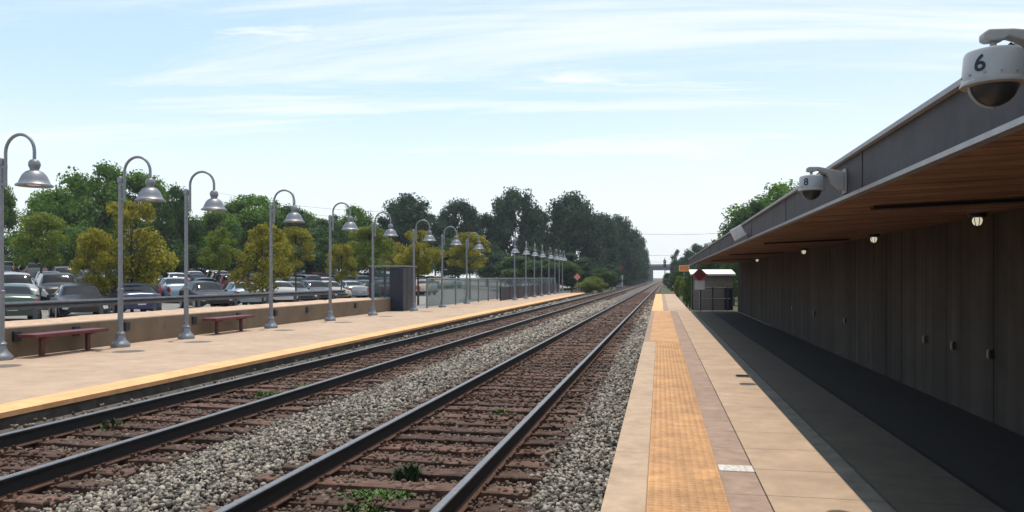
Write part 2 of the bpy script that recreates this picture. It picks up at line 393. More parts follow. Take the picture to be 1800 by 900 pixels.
# verge between the parapet and the lot, beside the far platform
ve = MB()
prof = [(-12.56, .555), (-13.2, .57), (-14.2, .57), (-15.2, .52), (-16.2, -.25)]
n = 60
vv = []; ff = []
for j in range(n + 1):
    y = -8 + 44.5 * j / n
    for (x, z) in prof: vv.append((x + (random.uniform(-.12, .12) if x < -13 else 0), y, z + (random.uniform(-.03, .03) if x < -13 else 0)))
k = len(prof)
for j in range(n):
    for i in range(k - 1): ff.append((j * k + i, j * k + i + 1, (j + 1) * k + i + 1, (j + 1) * k + i))
ve.add(vv, ff); struct('verge', ve, M['verge'])
# ground beside the far platform beyond the shelter
ve2 = MB(); ve2.add([(-11.72, 36.6, -.05), (-11.72, 95, -.25), (-15.95, 95, -.25), (-15.95, 36.6, -.25)], [(0, 1, 2, 3)])
struct('path', ve2, M['lot'])

# ballast bed
bed = MB()
nx, ny = 70, 260
yy = np.concatenate([np.linspace(-3, 30, 170), np.linspace(30.5, 110, 70), np.linspace(120, 600, 20)])
X, Y = np.meshgrid(np.linspace(0, 1, nx), yy)
XX = -7.38 + X * (7.38 - .41) + np.maximum(0, Y - 76) * TS
Z = -.37 + rng.normal(0, .012, X.shape) + .03 * np.sin(XX * 3 + Y * .7) * np.sin(Y * 1.3)
mid = np.exp(-((XX - TS * Y + 4.27) / .45) ** 2) * .05 + np.exp(-((XX + .7) / .35) ** 2) * .06 * (Y < 76) + np.exp(-((XX + 7.42) / .24) ** 2) * .19
Z = Z + mid
Z[:, 0] = np.where(Y[:, 0] < 78, -.19, -.5); Z[:, -1] = -.42
vv = np.stack([XX, Y, Z], -1).reshape(-1, 3)
ff = []
for j in range(len(yy) - 1):
    for i in range(nx - 1): ff.append((j * nx + i, j * nx + i + 1, (j + 1) * nx + i + 1, (j + 1) * nx + i))
bed.add(vv.tolist(), ff, 0, True)
struct('ballast_bed', bed, M['ballast'])

# loose ballast stones (uncountable)
def stones(name, y0, y1, dens, smin, smax):
    area = 6.9 * (y1 - y0); n0 = int(area * dens)
    x = rng.uniform(-7.3, -.46, n0); y = rng.uniform(y0, y1, n0)
    xt = x - TS * y
    keep = np.ones(n0, bool)
    z = -.335 + rng.uniform(-.03, .02, n0)
    for c in TX:
        for s in (-1, 1): keep &= np.abs(xt - c - s * GA) > .085
        intrack = np.abs(xt - c) < 1.28
        ph = np.mod(y - .25, .5); ontie = (np.abs(ph - .25) < .125) & intrack
        r_ = rng.random(n0)
        keep &= ~(ontie & (r_ > .10))
        keep &= ~(intrack & ~ontie & (r_ > .75))
        z = np.where(ontie, -.285, z); z = np.where(intrack & ~ontie, -.35 + rng.uniform(-.02, .03, n0), z)
    # heaped between the tracks and against the near platform
    z += np.exp(-((xt + 4.27) / .5) ** 2) * .05 + np.exp(-((x + .7) / .35) ** 2) * .06 + np.exp(-((x + 7.42) / .24) ** 2) * .19
    x, y, z = x[keep], y[keep], z[keep]; n = len(x)
    ph = (1 + 5 ** .5) / 2
    bv = np.array([(-1, ph, 0), (1, ph, 0), (-1, -ph, 0), (1, -ph, 0), (0, -1, ph), (0, 1, ph), (0, -1, -ph), (0, 1, -ph), (ph, 0, -1), (ph, 0, 1), (-ph, 0, -1), (-ph, 0, 1)]) / 1.9
    bf = np.array([(0, 11, 5), (0, 5, 1), (0, 1, 7), (0, 7, 10), (0, 10, 11), (1, 5, 9), (5, 11, 4), (11, 10, 2), (10, 7, 6), (7, 1, 8), (3, 9, 4), (3, 4, 2), (3, 2, 6), (3, 6, 8), (3, 8, 9), (4, 9, 5), (2, 4, 11), (6, 2, 10), (8, 6, 7), (9, 8, 1)])
    V = bv[None] * rng.uniform(.72, 1.28, (n, 12, 1)) + rng.normal(0, .10, (n, 12, 3))
    V *= rng.uniform(.65, 1.35, (n, 1, 3)) * (rng.uniform(smin, smax, (n, 1, 1)))
    a, b_, c = rng.uniform(0, 6.28, (3, n))
    ca, sa, cb, sb, cc, sc_ = np.cos(a), np.sin(a), np.cos(b_), np.sin(b_), np.cos(c), np.sin(c)
    Rm = np.stack([np.stack([ca * cb, ca * sb * sc_ - sa * cc, ca * sb * cc + sa * sc_], -1), np.stack([sa * cb, sa * sb * sc_ + ca * cc, sa * sb * cc - ca * sc_], -1), np.stack([-sb, cb * sc_, cb * cc], -1)], 1)
    V = np.einsum('nij,nkj->nki', Rm, V) + np.stack([x, y, z], -1)[:, None]
    F = (bf[None] + (np.arange(n) * 12)[:, None, None]).reshape(-1, 3)
    me = bpy.data.meshes.new(name); me.vertices.add(n * 12); me.vertices.foreach_set('co', V.astype(np.float32).ravel())
    nf = len(F); me.loops.add(nf * 3); me.loops.foreach_set('vertex_index', F.astype(np.int32).ravel())
    me.polygons.add(nf); me.polygons.foreach_set('loop_start', np.arange(0, nf * 3, 3, dtype=np.int32))
    me.update(calc_edges=True); me.materials.append(M['stone'])
    o = bpy.data.objects.new(name, me); COL.objects.link(o)
    tag(o, kind='stuff'); return o
tag(stones('ballast_stones', 3.0, 9, 1500, .010, .027), 'loose grey crushed stone ballast nearest the camera around the rails', 'ballast')
tag(stones('ballast_stones', 9, 18, 900, .013, .031), 'loose grey crushed stone ballast a few paces along the tracks', 'ballast')
tag(stones('ballast_stones', 18, 30, 280, .025, .048), 'grey crushed stone ballast between the rails in the middle distance', 'ballast')
tag(stones('ballast_stones', 30, 62, 80, .045, .085), 'far grey crushed stone ballast between the two platforms', 'ballast')

# ------------------------------------------------------------------ platforms
PE, PEND = -.39, 74.0
def slab(name, x0, x1, y0, y1, z1, m, z0=-.45, bevel=0):
    return struct(name, MB().box(x0, x1, y0, y1, z0, z1), m, bevel)
slab('platform_base', PE + .02, 3.49, -6, 36.3, -.012, M['face'], -.6)
slab('platform_base', PE + .02, 1.36, 36.3, PEND - .01, -.012, M['face'], -.6)
slab('platform_coping', PE, -.092, -6, 19, .0, M['coping'], -.17, .008)
slab('platform_coping', PE, -.25, 19, 36.5, .0, M['pavers'], -.17)
slab('tactile_strip', -.09, .46, -6, 19, .004, M['tactile'], -.010)
slab('tactile_strip', -.248, .46, 19, 36.5, .004, M['tactile'], -.010)
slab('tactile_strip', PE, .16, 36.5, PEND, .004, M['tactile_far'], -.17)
slab('platform_pavers', .462, .738, -6, 36.5, .0, M['pavers'], -.010)
slab('platform_pavers', .162, .40, 36.5, PEND, .0, M['pavers'], -.010)
slab('platform_pavement', .748, 1.38, -6, 36.5, .003, M['concrete'], -.010)
slab('platform_pavement', .402, 1.36, 36.5, PEND, .003, M['concrete'], -.010)
slab('platform_mid_strip', 1.385, 1.535, -6, 36.4, .0, M['mid_strip'], -.010)
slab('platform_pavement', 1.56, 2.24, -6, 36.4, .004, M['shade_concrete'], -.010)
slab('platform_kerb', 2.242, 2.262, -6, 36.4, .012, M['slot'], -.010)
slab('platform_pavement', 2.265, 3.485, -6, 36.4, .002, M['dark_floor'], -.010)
slab('cement_patch', .47, .74, 6.36, 6.56, .006, M['patch'], .0005)
# raised domes of the tactile strip
dm = MB()
tn = 8
for iy in range(int(15.5 / .061)):
    for ix in range(9):
        cx_, cy_ = -.06 + ix * .061, 3.6 + iy * .061
        nn = 8 if cy_ < 8 else 5
        vs_ = [(cx_ + .022 * math.cos(6.2832 * q / nn), cy_ + .022 * math.sin(6.2832 * q / nn), .004) for q in range(nn)] + \
              [(cx_ + .012 * math.cos(6.2832 * q / nn), cy_ + .012 * math.sin(6.2832 * q / nn), .0095) for q in range(nn)]
        dm.add(vs_, [(q, (q + 1) % nn, (q + 1) % nn + nn, q + nn) for q in range(nn)] + [tuple(range(nn, 2 * nn))])
struct('tactile_domes', dm, M['tactile'])
# small drain grate in the pavement
dr = thing('drain_grate', 'small dark metal drain grate set in the near platform concrete at the shade edge', 'drain', (1.27, 12.5, .003))
q = MB().box(-.11, .11, -.13, .13, 0, .008); q.build('frame', M['trim'], dr)
q = MB()
for i in range(5): q.box(-.095, .095, -.11 + i * .05, -.09 + i * .05, .004, .014)
q.build('bars', M['black'], dr)

# far platform
slab('far_platform_base', -12.3, -7.43, -6, 37, -.012, M['face'], -.6)
slab('far_platform_base', -11.72, -7.43, 37, 78, -.012, M['face'], -.6)
slab('far_platform_pavement', -12.3, -7.93, -6, 37, .0, M['far_concrete'], -.011)
slab('far_platform_pavement', -11.72, -7.93, 37, 78, .0, M['far_concrete'], -.011)
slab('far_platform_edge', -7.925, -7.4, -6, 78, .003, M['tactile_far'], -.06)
# low parapet wall behind it
pw = MB().box(-12.55, -12.302, -6, 34.0, -.3, .58)
tag(pw.build('parapet_wall', M['parapet'], bevel=.015), 'low tan concrete wall along the back of the far platform', 'wall')
# recessed wall lights
lights_u = [27, 132, 221, 340, 418, 483, 539, 624]
wl_where = ['left of the nearer maroon bench', 'above the nearer maroon bench seat', 'just right of the second lamp post', 'just right of the third lamp post', 'above the farther maroon bench seat',
            'just right of the fourth lamp post', 'between the fourth and fifth lamp posts', 'between the fifth and sixth lamp posts']
wl0 = None
for u, wh in zip(lights_u, wl_where):
    k_ = (u - 900) / 1350 * CY - SY; d = -12.3 / k_; x, y = at(u, d)
    lab = 'dark square wall light on the low tan wall, ' + wh
    if wl0 is None:
        wl0 = thing('wall_light', lab, 'wall light', (-12.30, y, .41), 0, 'dark lights on the low platform wall')
        MB().box(0, .06, -.085, .085, -.10, .10).build('housing', M['dark_box'], wl0, .008)
        q = MB()
        for i in range(4): q.box(.056, .072, -.07, .07, -.075 + i * .04, -.055 + i * .04)
        q.build('louvre', M['steel_rail'], wl0)
    else:
        c = copy_tree(wl0); c.location = (-12.30, y, .41); c['label'] = lab

# ------------------------------------------------------------------ railway tracks
def rail_mb(x):
    half = [(.072, -.17), (.072, -.158), (.018, -.142), (.010, -.042), (.033, -.032), (.034, -.008), (.029, 0)]
    pr = [(-a, z) for a, z in half] + [(a, z) for a, z in reversed(half)]
    n = len(pr); m_ = MB(); ys_ = [-3, 40, 120, 430]
    vs_ = [(x + a + TS * y, y, -.115 + z) for y in ys_ for a, z in pr]
    for j in range(len(ys_) - 1):
        for i in range(n):
            i2 = (i + 1) % n
            top = pr[i][1] > -.009 and pr[i2][1] > -.009
            m_.f.append((j * n + i, j * n + i2, (j + 1) * n + i2, (j + 1) * n + i)); m_.m.append(1 if top else 2 if i in (0, 1, 11, 12) and False else 2 if max(pr[i][1], pr[i2][1]) < -.138 else 0); m_.smooth.append(False)
    m_.f.append(tuple(range(n))); m_.m.append(0); m_.smooth.append(False)
    m_.v = vs_
    return m_
tie_meshes = []
for k in range(5):
    q = MB(); rr = random.Random(k)
    segs = 9
    top = []
    for i in range(segs + 1):
        x = -1.27 + 2.54 * i / segs
        a = rr.uniform(-.008, .008); h = rr.uniform(-.007, .004)
        top.append([(x, -.112 + a, -.2), (x, -.112 + a, h - .008), (x, -.098 + a, h), (x, .098 + a, h), (x, .112 + a, h - .008), (x, .112 + a, -.2)])
    vs_ = [p for r_ in top for p in r_]; fs_ = []
    for i in range(segs):
        for j in range(5): fs_.append((i * 6 + j, i * 6 + j + 1, (i + 1) * 6 + j + 1, (i + 1) * 6 + j))
    fs_.append(tuple(range(6))); fs_.append(tuple(segs * 6 + j for j in range(6)))
    q.add(vs_, fs_)
    o = q.build('railroad_tie', M['tie']); tie_meshes.append(o.data); bpy.data.objects.remove(o)
q = MB().box(-.10, .10, -.085, .085, 0, .014)
for sx_, sy_ in ((-.088, -.05), (.088, .05), (-.088, .05), (.088, -.05)): q.box(sx_ - .014, sx_ + .014, sy_ - .016, sy_ + .016, .012, .045)
o = q.build('tie_plate', M['rust']); plate_me = o.data; bpy.data.objects.remove(o)
for ti, c in enumerate(TX):
    near = ti == 0
    t_ = thing('railway_track', 'nearer railway track with worn steel rails on rusty timber ties' if near else 'farther railway track with dark rails running along the far platform',
               'railway track', (c, 0, 0))
    for s in (-1, 1): rail_mb(s * GA).build('rail', [M['rail_side'], M['rail_top'], M['rust']], t_)
    y_first = 2.0 if near else 4.0
    rest = MB()
    for i in range(190):
        y = y_first + .5 * i
        jx, jr, jz = random.uniform(-.05, .05), random.uniform(-.02, .02), random.uniform(-.012, .006)
        if i < 100:
            o = bpy.data.objects.new('railroad_tie', random.choice(tie_meshes)); COL.objects.link(o); o.parent = t_
            o.location = (TS * y + jx, y, -.285 + jz); o.rotation_euler = (0, 0, jr - TS)
            if i < 36:
                for s in (-1, 1):
                    p_ = bpy.data.objects.new('tie_plate', plate_me); COL.objects.link(p_); p_.parent = o; p_.location = (s * GA - jx, 0, -jz - .002)
        else: rest.box(TS * y - 1.27, TS * y + 1.27, y - .11, y + .11, -.45, -.29)
    o = rest.build('distant_ties', M['tie'], t_); o['kind'] = 'stuff'

# weeds in the ballast
def weed(name, x, y, z, r, h, n, m, label, seed=0):
    rr = random.Random(seed); q = MB()
    for i in range(n):
        a = rr.uniform(0, 6.283); d = r * math.sqrt(rr.random()); bx, by = d * math.cos(a), d * math.sin(a)
        ln = h * rr.uniform(.5, 1.1) * (1 - .45 * d / r); la = rr.uniform(0, 6.283); tl = rr.uniform(.2, .8)
        wv = Vector((-math.sin(la), math.cos(la), 0)) * rr.uniform(.006, .013) * (1 + h)
        p0 = Vector((bx, by, 0)); p1 = p0 + Vector((math.cos(la) * tl * ln * .4, math.sin(la) * tl * ln * .4, ln * .65)); p2 = p0 + Vector((math.cos(la) * tl * ln, math.sin(la) * tl * ln, ln * .95))
        q.add([p0 - wv, p0 + wv, p1 + wv * 1.3, p1 - wv * 1.3, p2], [(0, 1, 2, 3), (3, 2, 4)])
    o = q.build(name, m, loc=(x, y, z)); return tag(o, label, 'weeds')
def gp(u, v, z):
    d = 1350 * (EYE - z) / (v - 488); return at(u, d)
for i, (u, v, r, h, n, m, lab) in enumerate([
        (655, 880, .33, .08, 1500, 'weed', 'bright green grass tuft growing between the near rails at the bottom of the view'),
        (718, 846, .11, .24, 110, 'weed_dark', 'tall dark green weed standing between the near rails'),
        (881, 727, .16, .10, 220, 'weed', 'tiny green weed patch farther along between the near rails'),
        (190, 752, .20, .16, 160, 'weed_dark', 'dark weed clump between the far rails nearest the left'),
        (466, 698, .22, .13, 190, 'weed', 'green weed clump between the far rails left of another'),
        (527, 682, .22, .10, 150, 'weed', 'smaller green weed clump farthest along the far rails')]):
    x, y = gp(u, v, -.33); weed('weed_clump', x, y, -.34, r, h, n, M[m], lab, i)

# ------------------------------------------------------------------ street lamps on the far platform
LG = 'gooseneck lamps along the far platform'
def make_lamp():
    t_ = thing('street_lamp', None, None)
    MB().lathe([(.20, 0), (.205, .035), (.195, .075), (.17, .10), (.125, .15), (.098, .21), (.088, .27), (.10, .285), (.10, .31), (.078, .325), (.064, .36)], 24).build('base', M['lamp'], t_)
    MB().lathe([(.060, .33), (.056, 1.25), (.068, 1.26), (.068, 1.30), (.048, 1.32), (.042, 3.66), (.062, 3.67), (.066, 3.74), (.05, 3.79), (.02, 3.81)], 16).build('pole', M['lamp'], t_)
    pts = [(.105, 0, 3.24), (.105, 0, 3.6), (.105, 0, 3.9)]
    for k in range(1, 15): a = math.pi - math.pi * k / 15; pts.append((.435 + .33 * math.cos(a), 0, 3.9 + .33 * math.sin(a)))
    pts += [(.765, 0, 3.9), (.765, 0, 3.72)]
    a_ = MB().tube(pts, .030, 12); a_.build('gooseneck_arm', M['lamp'], t_)
    b_ = MB(); b_.box(0, .12, -.03, .03, 3.60, 3.66); b_.box(0, .12, -.03, .03, 3.28, 3.33); b_.build('bracket', M['lamp'], t_)
    Mx = Matrix.Translation((.765, 0, 0))
    MB().lathe([(.04, 3.75), (.075, 3.735), (.10, 3.69), (.105, 3.64), (.09, 3.60), (.075, 3.565), (.08, 3.545)], 20, Mx).build('socket_cap', M['lamp'], t_)
    sh = MB().lathe([(.085, 3.548), (.15, 3.515), (.205, 3.45), (.24, 3.37), (.262, 3.31), (.312, 3.275), (.315, 3.25), (.300, 3.25), (.25, 3.30), (.19, 3.43), (.13, 3.50), (.06, 3.53)], 28, Mx, cap=False)
    sh.build('lamp_shade', M['lamp'], t_)
    MB().lathe([(.0, 3.26), (.10, 3.27), (.15, 3.30), (.17, 3.34), (.14, 3.36), (.0, 3.36)], 16, Mx).build('bulb_lens', M['lamp_white'], t_)
    return t_
lamps = [(-12.2, 12.4, 0, 'leftmost lamp, its post cut by the left edge of the photo'),
         (-11.84, 15.2, 0, 'second lamp from the left, standing just right of the nearer bench'),
         (-11.82, 17.6, 0, 'third lamp from the left, standing just left of the farther bench'),
         (-11.75, 21.8, 0, 'fourth lamp from the left, standing just right of the farther bench'),
         (-11.65, 25.9, 0, 'fifth lamp from the left, midway between bench and shelter'),
         (-11.62, 30.0, 0, 'lamp standing just left of the dark platform shelter'),
         (-11.30, 34.4, 0, 'lamp standing right in front of the dark platform shelter'),
         (-11.25, 39.0, 0, 'first lamp right of the shelter, backed by the tinted screen'),
         (-11.35, 44.6, 0, 'second lamp right of the shelter, backed by a yellowing tree'),
         (-9.95, 52.6, -76, 'lamp at the left end of the dark plum panels, the tallest there'),
         (-9.85, 56.6, -76, 'second lamp along the dark plum panels'),
         (-9.82, 60.4, -76, 'third lamp along the dark plum panels'),
         (-9.82, 64.2, -76, 'fourth lamp along the dark plum panels'),
         (-9.80, 68.4, -70, 'fifth lamp along the dark plum panels, four from the end'),
         (-9.80, 72.4, -70, 'third lamp from the far end of the plum panels'),
         (-9.75, 75.2, -70, 'last lamp but one before the orange marker at the platform end'),
         (-9.70, 77.4, -70, 'farthest lamp, next to the orange marker at the platform end')]
lamp0 = make_lamp()
for i, (x, y, rz, lab) in enumerate(lamps):
    o = lamp0 if i == 0 else copy_tree(lamp0)
    o.location = (x, y, 0); o.rotation_euler = (0, 0, R(rz + random.uniform(-3, 3)))
    tag(o, 'grey ' + lab, 'street lamp', LG)

# ------------------------------------------------------------------ benches
def make_bench():
    t_ = thing('bench', None, None)
    MB().box(-.21, .21, -1.0, 1.0, .385, .455).build('seat', M['bench'], t_, .012)
    for y in (-.62, .62):
        MB().box(-.035, .035, y - .045, y + .045, .0, .36).build('leg', M['bench_leg'], t_, .006)
        MB().box(-.17, .17, y - .05, y + .05, .36, .384).build('support_bracket', M['bench_leg'], t_)
        MB().box(-.09, .09, y - .09, y + .09, .001, .014).build('foot_plate', M['bench_leg'], t_)
    return t_
b0 = make_bench()
for i, (x, y, lab) in enumerate([(-11.98, 13.75, 'maroon backless bench before the low wall, left of the second lamp'),
                                 (-11.92, 19.75, 'maroon backless bench before the low wall, between third and fourth lamps'),
                                 (-11.7, 10.6, 'maroon backless bench mostly cut off by the left edge')]):
    if i == 2: continue
    o = b0 if i == 0 else copy_tree(b0); o.location = (x, y, 0)
    tag(o, lab, 'bench', 'benches on the far platform')

# ------------------------------------------------------------------ guard rail on the verge
gr = thing('guard_rail', 'long dark steel guard rail on posts along the sandy verge before the cars', 'guard rail', (-15.2, 0, .55))
wb = [(.0, .22), (.03, .24), (.06, .27), (.03, .30), (.0, .32), (.03, .34), (.06, .37), (.03, .40), (.0, .42), (-.008, .42), (.02, .37), (-.008, .32), (.02, .27), (-.008, .22)]
MB().prism(wb, 4, 35.5).build('beam', M['steel_rail'], gr)
for i in range(14):
    MB().box(-.08, -.01, 5 + i * 2.3 - .035, 5 + i * 2.3 + .035, -.5, .40).build('post', M['steel_rail'], gr)

# ------------------------------------------------------------------ shelter
sh = thing('platform_shelter', 'small dark navy platform shelter with flat grey roof and glass side', 'shelter', (-12.5, 34.95, 0))
MB().box(-.88, .88, -1.0, 1.0, 2.04, 2.11).build('roof', M['shelter_roof'], sh, .02)
for x in (-.76, .76):
    for y in (-.90, .90): MB().box(x - .05, x + .05, y - .05, y + .05, .0, 2.04).build('post', M['navy'], sh)
MB().box(.74, .79, -.28, .30, .0, 2.02).build('door_panel', M['navy'], sh, .01)
MB().box(.74, .785, .32, .84, .72, 2.02).build('front_panel', M['navy'], sh, .01)
MB().box(.73, .79, .32, .84, .0, .70).build('lower_panel', M['brownbox'], sh, .01)
MB().box(.74, .785, -.84, -.30, .0, 2.02).build('front_panel', M['navy'], sh, .01)
MB().box(-.80, -.75, -.84, .84, .0, .53).build('back_panel', M['parapet'], sh)
MB().box(.0, .70, .86, .92, .0, 2.02).build('end_panel', M['navy'], sh)
MB().box(.14, .70, -.93, -.88, .0, 2.02).build('side_panel', M['navy'], sh)
MB().box(-.70, .12, -.91, -.89, .58, 1.95).build('glass_pane', M['shelter_glass'], sh)
MB().box(-.70, .12, -.94, -.88, .0, .56).build('lower_panel', M['parapet'], sh)
# tinted screen fence beyond the shelter
sf = thing('screen_fence', 'long see-through greenish screen fence on thin posts behind the far lamps', 'fence', (0, 0, 0))
pA, pB = Vector((-11.65, 37.6, 0)), Vector((-10.5, 78, 0)); NP = 17
for i in range(NP):
    p = pA.lerp(pB, i / (NP - 1)); MB().box(p.x - .04, p.x + .04, p.y - .04, p.y + .04, 0, 1.52).build('post', M['grey_post'], sf)
    if i < NP - 1:
        p2 = pA.lerp(pB, (i + 1) / (NP - 1)); q = MB()
        q.add([(p.x, p.y + .05, .06), (p2.x, p2.y - .05, .06), (p2.x, p2.y - .05, 1.46), (p.x, p.y + .05, 1.46)], [(0, 1, 2, 3)])
        o = q.build('mesh_panel', M['screen'], sf); sm = o.modifiers.new('solid', 'SOLIDIFY'); sm.thickness = .006
MB().tube([pA + Vector((0, 0, 1.5)), pB + Vector((0, 0, 1.5))], .028, 8).build('top_rail', M['grey_post'], sf)
# dark plum low panels before the fence
pp = thing('panel_barrier', 'low dark plum solid panel barrier behind the farthest lamps', 'barrier', (0, 0, 0))
qA, qB = Vector((-10.55, 50.6, 0)), Vector((-10.2, 77.6, 0))
for i in range(9):
    a = qA.lerp(qB, i / 9 + .004); b_ = qA.lerp(qB, (i + 1) / 9 - .004)
    q = MB(); d = Vector((.05, 0, 0)); h = .92
    q.add([a - d, a + d, b_ + d, b_ - d] + [p + Vector((0, 0, h)) for p in (a - d, a + d, b_ + d, b_ - d)], [(0, 1, 2, 3), (4, 5, 6, 7), (0, 1, 5, 4), (1, 2, 6, 5), (2, 3, 7, 6), (3, 0, 4, 7)])
    q.build('panel', M['maroon_panel'], pp, .01)
for i in range(10):
    a = qA.lerp(qB, i / 9); MB().box(a.x - .035, a.x + .075, a.y - .04, a.y + .04, 0, .97).build('post', M['navy'], pp)

# ------------------------------------------------------------------ signs
def diamond_sign(name, label, x, y, z, r, h0, m, post=M['grey_post'], cat='sign', rz=0, plate=None):
    t_ = thing(name, label, cat, (x, y, h0), rz)
    MB().tube([(0, .03, 0), (0, .03, z - h0 + (r * .5))], .03, 10).build('post', post, t_)
    q = MB(); zc_ = z - h0
    q.prism([(0, zc_ - r), (r, zc_), (0, zc_ + r), (-r, zc_)], -.012, -.006 + .012)
    o = q.build('sign_plate', m, t_, .004)
    q = MB(); k = .86; i_ = r * k; o_ = r * .94
    for a in range(4):
        A = [(0, -1), (1, 0), (0, 1), (-1, 0)]; p, s = A[a], A[(a + 1) % 4]
        q.prism([(p[0] * o_, zc_ + p[1] * o_), (s[0] * o_, zc_ + s[1] * o_), (s[0] * i_, zc_ + s[1] * i_), (p[0] * i_, zc_ + p[1] * i_)], -.016, -.013)
    q.build('border', M['pink'], o)
    if plate:
        MB().box(-.22, .22, -.014, .004, zc_ - r - .30, zc_ - r + .10).build('lower_plate', M['pale'], t_)
    return t_
x, y = at(1230, 34.0)
diamond_sign('warning_sign', 'dark red diamond sign on a grey post before the small shed', x, y, 1.66, .34, 0, M['red'], plate=True)
x, y = at(1014.5, 78.5)
diamond_sign('warning_sign', 'small faded orange diamond marker at the far platform end', x, y, 1.62, .36, -.3, M['pink'])
x, y = at(1197, 62)
og = thing('orange_sign', 'bright orange rectangular sign on a post before dark trees by the line', 'sign', (x + .25, y, -.6))
MB().tube([(0, .04, 0), (0, .04, 2.8)], .035, 8).build('post', M['grey_post'], og)
o = MB().box(-.41, .41, -.012, .012, 2.66, 3.14).build('sign_plate', M['orange'], og, .005)
q = MB()
for a in ((-.39, .39, 2.67, 2.69), (-.39, .39, 3.11, 3.13), (-.39, -.37, 2.69, 3.11), (.37, .39, 2.69, 3.11)): q.box(a[0], a[1], -.017, -.013, a[2], a[3])
q.build('border', M['white'], o)
# signal with red target and pale cabinet, left of the line
x, y = at(1091, 150)
sg = thing('railway_signal', 'dark railway signal with a round red target beside the left track', 'signal', (x, y, -.6))
MB().tube([(0, 0, 0), (0, 0, 3.9)], .07, 8).build('mast', M['black'], sg)
MB().lathe([(.0, -.04), (.50, -.04), (.50, .04), (.0, .04)], 20, Matrix.Translation((0, -.14, 4.1)) @ Matrix.Rotation(R(90), 4, 'X')).build('target', M['red'], sg)
MB().box(-.16, .16, -.1, .15, 3.6, 4.6).build('signal_head', M['black'], sg)
x, y = at(1089, 146)
cb = thing('relay_cabinet', 'pale grey trackside relay cabinet below the red signal', 'cabinet', (x, y, -.6))
MB().box(-.62, .62, -.45, .45, .45, 2.5).build('body', M['pale'], cb, .03)
MB().box(-.70, .70, -.52, .52, 2.502, 2.6).build('roof', M['pale'], cb, .02)
MB().box(-.55, .55, -.48, -.452, .6, 2.35).build('door', M['cam_grey'], cb, .01)
MB().box(-.6, .6, -.42, .42, .0, .448).build('plinth', M['shed'], cb)
# far signal mast by the bridge
x, y = at(1168.5, 165)
s2 = thing('railway_signal', 'tall slim railway signal mast with dark head in front of the bridge', 'signal', (x, y, -.6))
MB().tube([(0, 0, 0), (0, 0, 6.4)], .08, 8).build('mast', M['lamp'], s2)
MB().box(-.28, .28, -.12, .12, 4.3, 6.0).build('signal_head', M['black'], s2, .1)
for z in (4.65, 5.15, 5.65): MB().lathe([(.0, 0), (.13, 0), (.14, .12), (.0, .12)], 12, Matrix.Translation((0, -.12, z)) @ Matrix.Rotation(R(90), 4, 'X')).build('lens', M['red'] if z < 5 else M['pale'], s2)
q = MB().box(.12, .15, .08, .11, .4, 4.6).box(.42, .45, .08, .11, .4, 4.6)
for i in range(13): q.box(.15, .42, .085, .105, .6 + i * .3, .63 + i * .3)
q.build('ladder', M['lamp'], s2)

# ------------------------------------------------------------------ station building with canopy
WX, EX, FZ0, FZ1 = 3.49, 1.32, 2.125, 2.395
bd = thing('station_building', 'long dark station building with brown soffit and grey fascia along the near platform', 'station building', (0, 0, 0))
wl = MB()
for j in range(280):                       # ribbed wall face: narrow vertical boards of unequal depth
    y0, y1 = -6 + j * .152, -6 + (j + 1) * .152
    d = random.choice([0, .003, .006, .002]); wl.box(WX - d + .02, WX + .4, y0, y1 - .0012, .0, 2.26)
wl.box(WX + .03, WX + .38, -6, 36.5, .0, 2.255)
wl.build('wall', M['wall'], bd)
# soffit boards run across; planked, gently rising to the wall
sf_ = MB()
nb = int(42.6 / .14)
for j in range(nb):
    y0 = -6 + j * .14; dz = random.uniform(0, .006)
    sf_.add([(EX + .03, y0, 2.15 + dz), (WX + .02, y0, 2.235 + dz), (WX + .02, y0 + .128, 2.235 + dz), (EX + .03, y0 + .128, 2.15 + dz),
             (EX + .03, y0, 2.18), (WX + .02, y0, 2.265), (WX + .02, y0 + .128, 2.265), (EX + .03, y0 + .128, 2.18)],
            [(0, 1, 2, 3), (4, 5, 6, 7), (0, 1, 5, 4), (1, 2, 6, 5), (2, 3, 7, 6), (3, 0, 4, 7)])
sf_.build('soffit', M['soffit'], bd)
fa = MB().box(EX, EX + .028, -6, 36.6, FZ0, FZ1)
fao = fa.build('fascia', M['fascia'], bd, .004)
q = MB().prism([(EX - .022, FZ0 - .012), (EX + .03, FZ0 - .012), (EX + .03, FZ0 - .002), (EX - .004, FZ0 - .002), (EX - .004, FZ0 + .014), (EX - .022, FZ0 + .014)], -6, 36.62)
q.build('drip_edge', M['trim'], bd)
q = MB()
for y in (5.45, 8.6, 11.7, 14.8, 17.9, 21, 24.1, 27.2, 30.3, 33.4): q.box(EX - .006, EX - .001, y - .012, y + .012, FZ0 + .015, FZ1 - .004)
q.build('seam_cover', M['fascia'], fao)
rf = MB().prism([(EX - .035, FZ1 - .004), (EX - .035, FZ1 + .022), (4.4, FZ1 + .30), (8.5, FZ1 + .02), (8.5, FZ1 - .05), (4.4, FZ1 + .24), (EX + .1, FZ1 - .004)], -6, 36.7)
rf.build('roof', M['roof'], bd)
